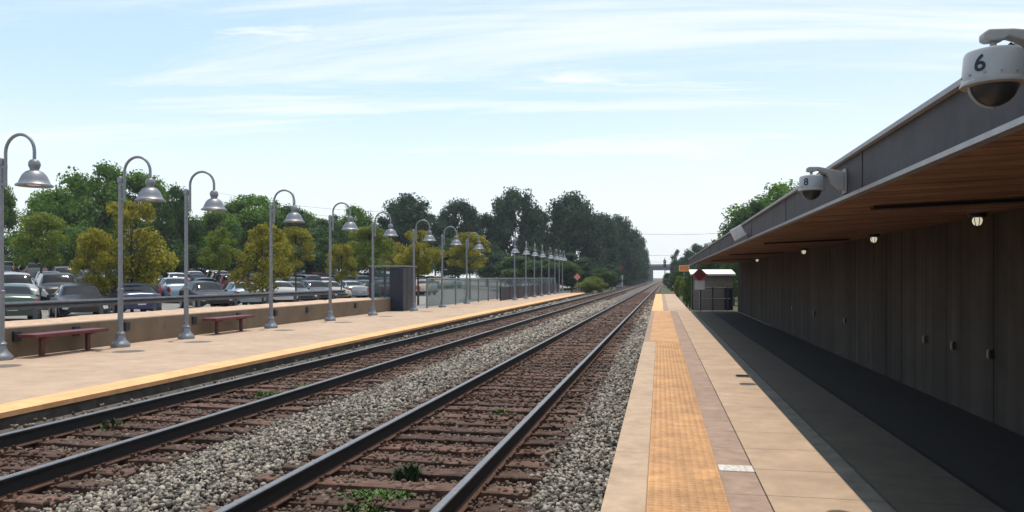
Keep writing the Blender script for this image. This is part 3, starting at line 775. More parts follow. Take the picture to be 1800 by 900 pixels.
for (y, x0, x1) in ((7.1, 1.80, 3.2), (14.1, 1.80, 3.2), (21.1, 1.8, 3.2), (28.1, 1.8, 3.2)):
    z0, z1 = 2.15 + (x0 - EX) * .0385, 2.15 + (x1 - EX) * .0385
    q = MB(); q.add([(x0, y - .06, z0 - .006), (x1, y - .06, z1 - .006), (x1, y + .06, z1 - .006), (x0, y + .06, z0 - .006),
                     (x0, y - .06, z0 - .03), (x1, y - .06, z1 - .03), (x1, y + .06, z1 - .03), (x0, y + .06, z0 - .03)],
                    [(0, 1, 2, 3), (4, 5, 6, 7), (0, 1, 5, 4), (1, 2, 6, 5), (2, 3, 7, 6), (3, 0, 4, 7)])
    q.build('soffit_vent', M['slot'], bd)
MB().box(WX + .03, 8.4, 36.45, 36.6, .0, FZ1 - .06).build('end_wall', M['wall'], bd)
# lit bulbs under the canopy
bl0 = None
for (u, v, wh) in ((1718, 380, 'largest and nearest of the canopy lights'), (1536, 412, 'second canopy light from the near end'),
                   (1413, 440, 'third canopy light, half way along the wall'), (1331, 453, 'smallest and farthest of the canopy lights')):
    d = 3.28 / ((u - 900) / 1350 * CY - SY); x, y = at(u, d); z = 2.205
    lab = 'glowing round bulb under the brown canopy, ' + wh
    if bl0 is None:
        bl0 = thing('canopy_light', lab, 'light', (x, y, z), 0, 'lights under the canopy')
        MB().lathe([(.085, .03), (.09, .0), (.08, -.02), (.06, -.025)], 18).build('mount', M['dark_box'], bl0)
        MB().lathe([(.035, -.02), (.046, -.04), (.048, -.065), (.040, -.09), (.022, -.105), (0, -.11)], 18).build('bulb', M['bulb'], bl0)
        q = MB()
        for a in range(4):
            an = a * math.pi / 4
            q.tube([(math.cos(an) * .060 * math.cos(t), math.sin(an) * .060 * math.cos(t), -.03 - .095 * max(0, math.sin(t))) for t in [math.pi * k / 8 for k in range(9)]], .004, 5)
        q.build('wire_guard', M['black'], bl0)
    else: c = copy_tree(bl0); c.location = (x, y, z); c['label'] = lab
# small metal pieces added to stand for pale glints low on the wall
wp0 = None
for i, (y, lab) in enumerate(((8.05, 'nearest of them'), (9.05, 'second from the near end'), (10.1, 'third from the near end'),
                              (11.1, 'fourth, just before a gap'), (15.6, 'alone half way along'), (18.6, 'just beyond the lone one'), (21.5, 'farthest of them'))):
    lab = 'small added metal glint low on the dark station wall, ' + lab
    if wp0 is None:
        wp0 = thing('wall_glint', lab, 'bracket', (WX - .012, y, .73), 0, 'added glints on the station wall')
        MB().box(-.014, .012, -.02, .02, -.05, .05).build('back_plate', M['dark_box'], wp0)
        MB().tube([(-.012, 0, -.045), (-.028, 0, -.04), (-.03, 0, 0), (-.028, 0, .04), (-.012, 0, .045)], .008, 8).build('glint_loop', M['trim'], wp0)
    else: c = copy_tree(wp0); c.location = (WX - .012, y, .73); c['label'] = lab

# ------------------------------------------------------------------ dome cameras on the fascia
def numeral(ch, r, size, ang, z, parent, zlow, taper):
    cu = bpy.data.curves.new('numeral', 'FONT'); cu.body = ch; cu.size = size; cu.align_x = 'CENTER'; cu.align_y = 'CENTER'; cu.offset = size * .018
    ob = bpy.data.objects.new('numeral', cu); COL.objects.link(ob); bpy.context.view_layer.update()
    me = bpy.data.meshes.new_from_object(ob.evaluated_get(bpy.context.evaluated_depsgraph_get()))
    bpy.data.objects.remove(ob); me.name = 'numeral'
    for v in me.vertices:
        a = ang + v.co.x / r; rr_ = r - (z + v.co.y - zlow) * taper + .0016; v.co = (rr_ * math.cos(a), rr_ * math.sin(a), z + v.co.y)
    me.materials.clear(); me.materials.append(M['ink'])
    o = bpy.data.objects.new('numeral', me); COL.objects.link(o); o.parent = parent
    return o
def dome_camera(x, y, ch, label, up=0):
    t_ = thing('security_camera', label, 'camera', (x, y, 0), 0, 'dome cameras on the fascia')
    zt = 2.262 + up; hr = .088; hh = .096
    MB().lathe([(.0, zt + .005), (.055, zt + .004), (hr - .010, zt - .003), (hr - .006, zt - .012), (hr, zt - hh + .01), (hr, zt - hh)], 36).build('housing', M['cam_white'], t_)
    MB().lathe([(hr, zt - hh + .002), (hr + .004, zt - hh - .005), (hr + .004, zt - hh - .013), (hr - .010, zt - hh - .016)], 36).build('rim', M['cam_grey'], t_)
    zd = zt - hh - .012
    MB().lathe([(.070, zd)] + [(.070 * math.cos(a), zd - .066 * math.sin(a)) for a in [R(k) for k in (12, 26, 40, 54, 68, 80)]] + [(0, zd - .066)], 28).build('dome', M['cam_dark'], t_)
    va = math.atan2(-y, -x)                      # the side that looks back along the platform
    MB().tube([((.073 * math.cos(a)) * math.cos(va - 1.1), (.073 * math.cos(a)) * math.sin(va - 1.1), zd - .069 * math.sin(a)) for a in [R(k) for k in range(0, 95, 10)]], .0045, 6).build('dome_band', M['cam_grey'], t_)
    # seam screws round the housing
    q = MB()
    for k in range(6):
        a = va + R(-75 + k * 30); q.lathe([(.0, .0), (.004, .0), (.004, .003), (0, .003)], 8, Matrix.Translation((hr * math.cos(a), hr * math.sin(a), zt - hh + .016)) @ Matrix.Rotation(a, 4, 'Z') @ Matrix.Rotation(R(90), 4, 'Y'))
    q.build('screws', M['cam_grey'], t_)
    # arm from the fascia plate, tip over the housing
    s = EX - x; za = zt - .012
    prof = [(-.034, za + .046), (-.034, za + .068), (-.02, za + .078), (.05, za + .076), (s - .10, za + .056), (s - .012, za + .034), (s - .012, za - .098), (s - .045, za - .094),
            (s - .10, za - .045), (.105, za + .022), (.058, za + .044), (.036, za + .052), (.024, za + .042), (-.02, za + .040)]
    MB().prism(prof, -.024, .024).build('bracket_arm', M['cam_grey'], t_, .006)
    MB().box(s - .012, s - .002, -.05, .05, za - .12, za + .055).build('mount_plate', M['cam_grey'], t_)
    MB().tube([(.0, 0, zt), (.0, 0, za + .045)], .010, 10).build('hanger', M['cam_grey'], t_)
    MB().tube([(.03, .02, zt - .0), (.06, .026, zt + .03), (.10, .026, zt + .0), (s - .015, .027, za - .03)], .004, 6).build('cable', M['black'], t_)
    numeral(ch, hr, .072, va - R(24), zt - .052, t_, zt - hh + .01, .006 / (hh - .022))
    return t_
dome_camera(1.03, 2.66, '6', 'white dome security camera numbered 6 on the fascia at top right')
dome_camera(1.085, 5.92, '8', 'smaller looking white dome security camera with a dark numeral, farther along the fascia', .030)
fl = thing('floodlight', 'white boxy floodlight tilted on the far part of the fascia', 'floodlight', (1.17, 12.2, 2.235))
Mt = Matrix.Rotation(R(-28), 4, 'Y')
MB().box(-.085, .085, -.11, .11, -.09, .09, 0, Mt).build('housing', M['pale'], fl, .008)
MB().box(-.075, .075, -.09, .09, -.096, -.091, 0, Mt).build('lens', M['cam_grey'], fl)
MB().tube([(.06, 0, -.02), (.147, 0, -.02)], .02, 8).build('arm', M['cam_grey'], fl)

# ------------------------------------------------------------------ shed and railing beyond the canopy
sd_ = thing('shed', 'small grey block shed with bright white roof edge past the canopy end', 'shed', (2.5, 39.2, 0))
MB().box(-.92, .95, -1.0, 1.4, -.6, 1.70).build('wall', M['shed'], sd_)
MB().prism([(-1.2, 1.74), (1.0, 1.96), (1.0, 1.90), (-1.2, 1.66)], -1.05, 1.05, axis='x').build('roof', M['white'], sd_)
MB().box(-1.0, -.93, -1.02, -.9, -.4, 1.70).build('corner_post', M['black'], sd_)
MB().box(.55, .93, -1.03, -1.002, .0, 1.05).build('door', M['navy'], sd_)
ra = thing('railing', 'dark pipe railing with three posts in front of the small shed', 'railing', (2.5, 37.4, 0))
for x in (-.62, -.05, .62): MB().tube([(x, 0, 0), (x, 0, 1.10)], .035, 8).build('post', M['black'], ra)
for z in (.55, 1.06): MB().tube([(-.85, 0, z), (.75, 0, z)], .022, 8).build('rail', M['steel_rail'], ra)
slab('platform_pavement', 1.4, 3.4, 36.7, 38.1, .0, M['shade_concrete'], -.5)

# ------------------------------------------------------------------ road bridge far down the line
x, y = at(1165, 420)
br = thing('road_bridge', 'distant dark girder road bridge crossing over the tracks', 'bridge', (x, y, -.6))
MB().box(-60, 60, -5, 5, 6.2, 8.4).build('deck', M['bridge'], br)
MB().box(-60, 60, -5.3, -5.02, 8.4, 9.4).build('parapet', M['bridge_c'], br)
MB().box(-60, 60, 5.02, 5.3, 8.4, 9.4).build('parapet', M['bridge_c'], br)
MB().box(-60, -5.2, -4.6, 4.6, 0, 6.2).build('abutment', M['bridge'], br)
MB().box(4.0, 60, -4.6, 4.6, 0, 6.2).build('abutment', M['bridge'], br)

# ------------------------------------------------------------------ overhead wires
def wire(label, p0, p1, sag, r=.03):
    p0, p1 = Vector(p0), Vector(p1)
    pts = [p0.lerp(p1, t / 24) - Vector((0, 0, sag * 4 * (t / 24) * (1 - t / 24))) for t in range(25)]
    tag(MB().tube(pts, r, 6).build('overhead_wire', M['wire']), label, 'power line', 'power lines over the trees')
def wp(u, v, d): X_, Y_ = at(u, d); return (X_, Y_, hz(v, d))
wire('thin upper wire crossing the sky right of the trees', wp(1060, 407, 230), wp(1420, 392, 230), 2.0, .05)
wire('thin lower wire crossing the sky just above the bridge', wp(1090, 446, 300), wp(1290, 438, 300), 1.5, .06)
wire('lowest thin wire crossing right over the bridge deck', wp(1080, 458, 340), wp(1290, 455, 340), 1.0, .06)
wire('upper thin wire left, rising between lamps and trees', wp(380, 338, 120), wp(760, 372, 120), 1.0, .022)
wire('lower thin wire left, between lamps and trees', wp(380, 352, 120), wp(760, 384, 120), 1.0, .022)

# ------------------------------------------------------------------ trees
def crown_mesh(name, seed, blobs, leaves, leaf, low=.0, squash=1.0, sparse=.0, rsc=1.0):
    """unit crown: about 1 wide (radius .5), z from 0 to 1"""
    r_ = np.random.default_rng(seed); cs = []; rs = []
    for i in range(blobs):
        t = r_.uniform(low, .92); wdt = math.sin(math.pi * min(1, max(.0, t * .82 + .16))) ** .7
        a = r_.uniform(0, 6.283); d = wdt * .5 * math.sqrt(r_.uniform(.05, 1)) * .82
        d *= 1.0 if rsc == 1.0 else r_.uniform(.8, 1.3); cs.append((d * math.cos(a), d * math.sin(a), t)); rs.append(r_.uniform(.10, .19) * (.65 + .45 * wdt) * rsc)
    cs.append((r_.uniform(-.06, .06), r_.uniform(-.06, .06), .93)); rs.append(.08)
    cs = np.array(cs); rs = np.array(rs); pr = rs ** 2 / (rs ** 2).sum()
    k = r_.choice(len(rs), leaves, p=pr)
    dirs = r_.normal(0, 1, (leaves, 3)); dirs /= np.linalg.norm(dirs, axis=1, keepdims=True)
    core = r_.random(leaves) < .16
    rad = rs[k] * np.where(core, r_.uniform(0, .55, leaves), r_.uniform(.25, 1, leaves) ** .45) * (1 + .22 * np.abs(r_.normal(0, .5, leaves)))
    P = cs[k] + dirs * rad[:, None] * np.array((1, 1, .85))
    nrm = dirs + r_.normal(0, .55, (leaves, 3)); nrm /= np.linalg.norm(nrm, axis=1, keepdims=True)
    t1 = np.cross(nrm, r_.normal(0, 1, (leaves, 3))); t1 /= np.linalg.norm(t1, axis=1, keepdims=True); t2 = np.cross(nrm, t1)
    sz = leaf * r_.uniform(.55, 1.35, (leaves, 1)) * np.where(core, 2.6 - 1.2 * sparse, 1.0)[:, None]
    V = np.stack([P - t1 * sz, P - t2 * sz * .6 + nrm * sz * .15, P + t1 * sz, P + t2 * sz * .6 + nrm * sz * .15], 1)
    me = bpy.data.meshes.new(name); me.vertices.add(leaves * 4); me.vertices.foreach_set('co', V.astype(np.float32).ravel())
    me.loops.add(leaves * 4); me.loops.foreach_set('vertex_index', np.arange(leaves * 4, dtype=np.int32))
    me.polygons.add(leaves); me.polygons.foreach_set('loop_start', np.arange(0, leaves * 4, 4, dtype=np.int32))
    me.update(calc_edges=True); me.materials.append(M['leaf_green']); return me, cs, rs
def trunk_mesh(name, seed, cs, base):
    """unit trunk under and into the crown; z 0..1 is the crown, the foot at -base"""
    rr = random.Random(seed); q = MB()
    q.tube([(0, 0, -base), (rr.uniform(-.01, .01), 0, -base * .4), (rr.uniform(-.02, .02), .0, .15), (0, .02, .45), (.0, 0, .8)], [.034, .026, .022, .014, .004], 8)
    idx = list(range(len(cs))); rr.shuffle(idx)
    for i in idx[:10]:
        c = cs[i]; z0 = max(-base * .3, c[2] * .5 - .05)
        q.tube([(0, 0, z0), (c[0] * .45, c[1] * .45, z0 + (c[2] - z0) * .6), tuple(c)], [.012, .008, .003], 5)
    o = q.build(name, M['bark']); me = o.data; bpy.data.objects.remove(o); return me
BROAD = []
for s in range(5):
    me, cs, rs = crown_mesh('crown', 20 + s, 40, 13000, .0185)
    BROAD.append((me, trunk_mesh('trunk', s, cs, .35)))
AIRY = []
for s in range(3):
    me, cs, rs = crown_mesh('crown', 60 + s, 44, 8000, .0205, low=.02, sparse=1.2, rsc=.72)
    AIRY.append((me, trunk_mesh('trunk', 40 + s, cs, .5)))
TALL = []
for s in range(3):
    me, cs, rs = crown_mesh('crown', 90 + s, 70, 17000, .0185, low=.0)
    TALL.append((me, trunk_mesh('trunk', 70 + s, cs, .2)))
def tree(name, label, u, d, wpx, vtop, vbot, kind, leaf, ground, cat='tree', group=None, depth=1.0):
    x, y = at(u, d); zt, zb = hz(vtop, d), max(hz(vbot, d), ground + .1); wd = wpx * d / 1350; H = zt - zb
    rr = random.Random(int(u * 7 + d)); me, tr = kind[rr.randrange(len(kind))]
    t_ = thing(name, label, cat, (x, y, ground), 0, group)
    c = bpy.data.objects.new('crown', me); COL.objects.link(c); c.parent = t_; c.location = (0, 0, zb - ground)
    c.scale = (wd * 1.08, wd * 1.08 * depth, H); c.rotation_euler = (0, 0, rr.uniform(0, 6.28))
    c.material_slots[0].link = 'OBJECT'; c.material_slots[0].material = M[leaf]
    k = bpy.data.objects.new('trunk', tr); COL.objects.link(k); k.parent = t_; k.location = (0, 0, zb - ground)
    fo = .35 if kind is BROAD else .5 if kind is AIRY else .2
    sw = min(wd, H) * .8
    k.scale = (sw * 1.0, sw * 1.0, max(H * .85, (zb - ground) / fo + .05)); k.rotation_euler = c.rotation_euler
    return t_
def lotg(u, d): x, y = at(u, d); return lot_z(x) if -74 < x < -18 else -.4
TG = 'trees behind the car park'; YG = 'young yellowing trees in the car park'
for (u, d, wpx, vt, vb, leaf, lab) in [
        (72, 47, 100, 372, 468, 'leaf_olive', 'olive young tree rising between the first and second lamps'),
        (165, 34, 85, 400, 520, 'leaf_yellow', 'yellow young tree nearest the second lamp on its left side'),
        (232, 36, 130, 352, 515, 'leaf_yellow', 'large yellow young tree just right of the second lamp post'),
        (385, 50, 70, 398, 470, 'leaf_olive', 'small olive young tree between the third and fourth lamps'),
        (462, 40, 105, 392, 510, 'leaf_yellow', 'broad yellow young tree behind the fourth lamp post'),
        (520, 44, 70, 398, 470, 'leaf_yellow', 'yellow young tree just right of the fourth lamp post'),
        (600, 50, 58, 428, 492, 'leaf_yellow', 'low yellow young tree right of the fifth lamp post'),
        (650, 56, 85, 396, 472, 'leaf_olive', 'olive young tree behind the lamp left of the shelter'),
        (690, 60, 60, 425, 470, 'leaf_yellow', 'yellow young tree above the roof of the shelter'),
        (735, 50, 80, 404, 486, 'leaf_yellow', 'yellow young tree just right of the shelter'),
        (826, 62, 82, 408, 472, 'leaf_yellow', 'last yellow young tree, just before the row of far lamps')]:
    tree('young_tree', lab, u, d, wpx, vt, vb, AIRY, leaf, lotg(u, d), 'tree', YG)
for (u, d, wpx, vt, vb, kind, leaf, lab) in [
        (-8, 78, 90, 322, 470, BROAD, 'leaf_green', 'green tree cut by the left edge of the photo behind the first lamp'),
        (95, 74, 120, 335, 465, BROAD, 'leaf_green', 'green tree forming the left shoulder of the tall clump'),
        (168, 80, 150, 286, 462, BROAD, 'leaf_green', 'tallest green tree left of the second lamp post'),
        (240, 84, 130, 305, 462, BROAD, 'leaf_green', 'tall green tree behind the second lamp shade'),
        (308, 80, 80, 326, 470, BROAD, 'leaf_dark', 'dark green tree behind the third lamp post'),
        (385, 84, 90, 372, 465, BROAD, 'leaf_green', 'lower green tree behind the third lamp shade'),
        (440, 90, 130, 340, 465, BROAD, 'leaf_green', 'tall green tree between the third and fourth lamps'),
        (510, 92, 110, 362, 468, BROAD, 'leaf_dark', 'dark green tree behind the fourth lamp shade'),
        (565, 95, 90, 384, 470, BROAD, 'leaf_dark', 'dark low tree left of the fifth lamp post'),
        (628, 100, 85, 362, 470, BROAD, 'leaf_green', 'green tree behind the fifth lamp shade'),
        (345, 98, 90, 388, 470, BROAD, 'leaf_dark', 'dark tree low in the sky gap right of the third lamp post'),
        (408, 100, 90, 356, 468, BROAD, 'leaf_green', 'green tree just left of the tall one between third and fourth lamps'),
        (478, 102, 100, 350, 468, BROAD, 'leaf_green', 'green tree right behind the fourth lamp post'),
        (538, 104, 90, 374, 470, BROAD, 'leaf_green', 'green tree half way between the fourth and fifth lamps'),
        (596, 108, 80, 376, 470, BROAD, 'leaf_dark', 'dark tree right behind the fifth lamp post'),
        (717, 118, 105, 343, 470, TALL, 'leaf_blue', 'tall blue-green tree above the platform shelter'),
        (668, 120, 70, 380, 472, BROAD, 'leaf_blue', 'low blue-green tree left of the one above the shelter'),
        (765, 124, 70, 376, 472, BROAD, 'leaf_blue', 'low blue-green tree right of the one above the shelter'),
        (806, 128, 88, 352, 474, TALL, 'leaf_blue', 'tall blue-green tree behind the last yellow tree'),
        (855, 130, 80, 378, 478, BROAD, 'leaf_blue', 'low dark tree just left of the far lamp row'),
        (905, 132, 100, 333, 484, TALL, 'leaf_blue', 'tall dark tree above the first lamps of the far row'),
        (950, 140, 80, 368, 486, BROAD, 'leaf_blue', 'dark tree in the dip between the two tallest far trees'),
        (1005, 136, 104, 340, 490, TALL, 'leaf_blue', 'tallest dark tree above the far end of the lamp row'),
        (1050, 150, 84, 376, 494, BROAD, 'leaf_blue', 'dark tree right of the tallest far one'),
        (1086, 180, 76, 380, 496, TALL, 'leaf_blue', 'dark tree second from the gap over the tracks'),
        (1112, 220, 56, 404, 496, BROAD, 'leaf_blue', 'dark tree leaning to the gap over the tracks'),
        (1126, 270, 32, 424, 496, BROAD, 'leaf_blue', 'farthest dark tree at the left edge of the sky gap'),
        (1318, 70, 90, 352, 480, BROAD, 'leaf_dark', 'dark tree showing over the canopy roof, left of the taller one'),
        (1366, 74, 190, 322, 480, BROAD, 'leaf_green', 'green tree showing highest over the canopy roof'),
        (1192, 210, 34, 438, 492, BROAD, 'leaf_blue', 'small dark tree right of the bridge opening'),
        (1222, 170, 44, 430, 492, BROAD, 'leaf_blue', 'dark tree behind the orange sign'),
        (1258, 120, 70, 420, 488, BROAD, 'leaf_blue', 'dark tree behind the small shed and canopy end'),
        (1300, 78, 60, 380, 484, BROAD, 'leaf_dark', 'lower dark tree showing over the canopy roof, nearest the white floodlight')]:
    tree('broadleaf_tree', lab, u, d, wpx, vt, vb, kind, leaf, lotg(u, d) if u < 900 else -.6, 'tree', TG if u < 1140 else 'trees right of the line')
# understorey that closes the view under the crowns
UG = 'bushes under the trees'
ub = [(20, 76, 110), (120, 77, 110), (210, 78, 100), (300, 78, 100), (380, 82, 90), (470, 84, 110), (560, 88, 100), (640, 94, 90), (720, 104, 90), (800, 112, 90)]
for i, (u, d, wpx) in enumerate(ub):
    lm = ['behind the first lamp', 'left of the second lamp', 'right of the second lamp', 'behind the third lamp', 'right of the third lamp', 'behind the fourth lamp', 'left of the fifth lamp', 'left of the shelter', 'behind the shelter', 'beyond the last yellow tree'][i]
    tree('bush', 'dense dark bush at the back of the car park, ' + lm, u, d, wpx, 418 + (i % 3) * 8, 482, BROAD, 'leaf_dark', lotg(u, d), 'bush', UG)
for (u, d, wpx, vt, vb, leaf, lab) in [
        (880, 105, 90, 440, 490, 'leaf_blue', 'dark bush behind the first lamps of the far row'),
        (945, 108, 90, 436, 492, 'leaf_blue', 'dark bush behind the middle of the far lamp row'),
        (1005, 104, 80, 446, 498, 'leaf_blue', 'dark bush behind the end of the far lamp row'),
        (1042, 96, 50, 486, 514, 'leaf_olive', 'low olive bush just past the far platform end'),
        (1058, 110, 54, 470, 505, 'leaf_dark', 'dark bush between far platform end and pale cabinet'),
        (1104, 190, 44, 466, 500, 'leaf_blue', 'low dark bush right of the pale cabinet'),
        (1126, 260, 34, 466, 496, 'leaf_blue', 'farthest low bush left of the bridge opening'),
        (1206, 60, 24, 486, 530, 'leaf_olive', 'low green bush against the right edge of the near platform end'),
        (1194, 74, 20, 486, 520, 'leaf_olive', 'small green bush at the very end of the near platform'),
        (1202, 90, 34, 464, 506, 'leaf_dark', 'dark bush below the orange sign'),
        (1176, 150, 24, 480, 500, 'leaf_dark', 'dark bush past the near platform end below the signal mast'),
        (1226, 56, 24, 470, 530, 'leaf_dark', 'dark bush left of the small shed'),
        (1212, 48, 22, 478, 540, 'leaf_dark', 'dark low bush between the near platform edge and shed'),
        (1186, 100, 26, 482, 512, 'leaf_blue', 'low dark bush behind the end of the near platform'),
        (1075, 130, 44, 466, 502, 'leaf_blue', 'dark bush right behind the red signal target'),
        (1022, 118, 46, 462, 502, 'leaf_blue', 'dark bush behind the orange marker'),
        (915, 100, 90, 452, 496, 'leaf_dark', 'dark bush just above the plum panels at their left end'),
        (975, 100, 90, 452, 498, 'leaf_dark', 'dark bush just above the plum panels at their right end'),
        (1250, 62, 60, 452, 520, 'leaf_blue', 'dark bush rising behind the white shed roof'),
        (1290, 60, 60, 452, 520, 'leaf_dark', 'dark bush behind the right end of the shed')]:
    tree('bush', lab, u, d, wpx, vt, vb, BROAD, leaf, -.6, 'bush', 'bushes beside the line')

# grey wall at the back of the car park
rw = MB().box(-74.6, -74.0, 20, 165, 1.5, 3.9)
tag(rw.build('retaining_wall', M['retain'], bevel=.03), 'plain grey wall along the back of the car park', 'wall')

# ------------------------------------------------------------------ cars
PAINT = {n_: mat('car paint ' + n_, c, .28, metal=.15 if n_ != 'white' else 0, var=.03, spec=.6) for n_, c in {
    'white': (.60, .61, .62), 'silver': (.33, .35, .37), 'black': (.015, .015, .018), 'dark grey': (.085, .09, .10), 'navy blue': (.02, .035, .09),
    'maroon': (.10, .018, .03), 'pale blue': (.30, .38, .47), 'beige': (.42, .37, .28), 'dark green': (.02, .055, .04)}.items()}
# stations along the car, front to tail: x, sill, belt, roof, half width at the belt, half width at the roof
SHAPE = {
 'sedan': dict(st=[(-2.34, .36, .56, .60, .62, .5), (-2.22, .25, .68, .73, .79, .62), (-1.65, .2, .80, .88, .88, .68), (-.98, .2, .88, .97, .89, .68), (-.22, .2, .92, 1.39, .89, .59), (.4, .2, .94, 1.45, .89, .58),
                   (1.0, .2, .96, 1.39, .89, .59), (1.70, .2, .97, 1.07, .88, .66), (2.18, .25, .93, 1.0, .82, .64), (2.34, .36, .66, .72, .70, .55)], ws=(-.92, -.28), rw=(1.06, 1.62), sw=((-.50, .32), (.42, 1.30))),
 'suv': dict(st=[(-2.28, .40, .66, .72, .66, .5), (-2.18, .28, .86, .92, .82, .64), (-1.7, .25, .98, 1.06, .91, .70), (-1.1, .25, 1.03, 1.12, .92, .70), (-.45, .25, 1.06, 1.62, .92, .64), (.4, .25, 1.08, 1.70, .92, .63),
                 (1.5, .25, 1.10, 1.67, .92, .64), (2.05, .25, 1.10, 1.48, .91, .66), (2.22, .30, 1.02, 1.14, .86, .66), (2.32, .42, .8, .86, .76, .6)], ws=(-1.02, -.52), rw=(1.72, 2.14), sw=((-.62, .28), (.38, 1.62))),
 'hatchback': dict(st=[(-2.05, .36, .58, .62, .62, .5), (-1.94, .25, .72, .78, .79, .62), (-1.5, .2, .84, .93, .86, .68), (-.95, .2, .90, 1.0, .87, .68), (-.25, .2, .94, 1.43, .87, .60), (.4, .2, .96, 1.50, .87, .59),
                       (1.2, .2, .98, 1.45, .87, .60), (1.75, .22, .98, 1.22, .86, .63), (1.98, .27, .90, .98, .80, .62), (2.08, .4, .66, .72, .70, .55)], ws=(-.88, -.30), rw=(1.30, 1.84), sw=((-.50, .26), (.36, 1.28)))}
def car_surface(k, nu, nsub):
    """smooth body shell of one kind; faces sorted into named regions"""
    c = SHAPE[k]; st = np.array(c['st']); x = st[:, 0]
    xs_ = np.interp(np.linspace(0, len(x) - 1, nu), np.arange(len(x)), x)
    def cr_(col):
        y = st[:, col]; d = np.gradient(y, x); out = []
        for q in xs_:
            i = min(max(np.searchsorted(x, q) - 1, 0), len(x) - 2); hh = x[i + 1] - x[i]; t = (q - x[i]) / hh
            out.append((2 * t**3 - 3 * t**2 + 1) * y[i] + (t**3 - 2 * t**2 + t) * hh * d[i] * .6 + (-2 * t**3 + 3 * t**2) * y[i + 1] + (t**3 - t**2) * hh * d[i + 1] * .6)
        return np.array(out)
    sill, belt, roof, wb_, wr = (cr_(j) for j in range(1, 6))
    sec = [(wb_ * .80, sill), (wb_ * .96, sill + .05), (wb_ * 1.0, sill + (belt - sill) * .45), (wb_ * .985, sill + (belt - sill) * .72), (wb_ * .94, belt), (wr + (roof < belt + .2) * .04, roof - .045), (wr * .82, roof - .008), (wr * .001, roof + .015)]
    ys_, zs_, vp = [], [], []
    for j in range(len(sec) - 1):
        for t in range(nsub):
            q = t / nsub; ys_.append(sec[j][0] * (1 - q) + sec[j + 1][0] * q); zs_.append(sec[j][1] * (1 - q) + sec[j + 1][1] * q); vp.append(j + q)
    ys_.append(sec[-1][0]); zs_.append(sec[-1][1]); vp.append(len(sec) - 1.)
    ys_, zs_, vp = np.array(ys_), np.array(zs_), np.array(vp); n = len(vp)
    Yf = np.concatenate([-ys_, ys_[::-1][1:]]); Zf = np.concatenate([zs_, zs_[::-1][1:]]); vf = np.concatenate([vp, vp[::-1][1:]]); nv = len(vf)
    P = [(float(xs_[i]), float(Yf[j, i]), float(Zf[j, i])) for i in range(nu) for j in range(nv)]
    reg = {}
    x0, x1 = x[0], x[-1]
    for i in range(nu - 1):
        for j in range(nv - 1):
            f = (i * nv + j, i * nv + j + 1, (i + 1) * nv + j + 1, (i + 1) * nv + j)
            ctr = np.mean([P[q] for q in f], 0); v = (vf[j] + vf[j + 1]) / 2; side = 'l' if j < nv // 2 else 'r'
            key = ('body', 0)
            if c['ws'][0] < ctr[0] < c['ws'][1] and v > 5.15: key = ('window', 'front')
            elif c['rw'][0] < ctr[0] < c['rw'][1] and v > 5.15: key = ('window', 'rear')
            elif 4.15 < v < 4.95:
                for a, (p, q) in enumerate(c['sw']):
                    if p < ctr[0] < q: key = ('window', side + str(a))
            if key[0] == 'body':
                for wx in (x0 + .88, x1 - .88):
                    if math.hypot(ctr[0] - wx, ctr[2] - .33) < .40 and v < 3.2: key = ('body', 1)
                if ctr[0] < x0 + .16 and abs(ctr[1]) > .42 and 2.4 < v < 4.6: key = ('headlight', side)
                if ctr[0] > x1 - .17 and abs(ctr[1]) > .45 and 2.6 < v < 5: key = ('tail_light', side)
                if v < 1.3: key = ('body', 1)
            reg.setdefault(key, []).append(f)
    caps = [tuple(range(nv)), tuple(reversed([(nu - 1) * nv + j for j in range(nv)]))]
    return P, reg, caps, x0, x1, float(wb_.max())
def sub(P, fs, mi=0, q=None):
    used = sorted({i for f in fs for i in f}); mp = {a: b for b, a in enumerate(used)}
    q = q or MB(); return q.add([P[i] for i in used], [tuple(mp[i] for i in f) for f in fs], mi, True)
CARS, FAR = {}, {}
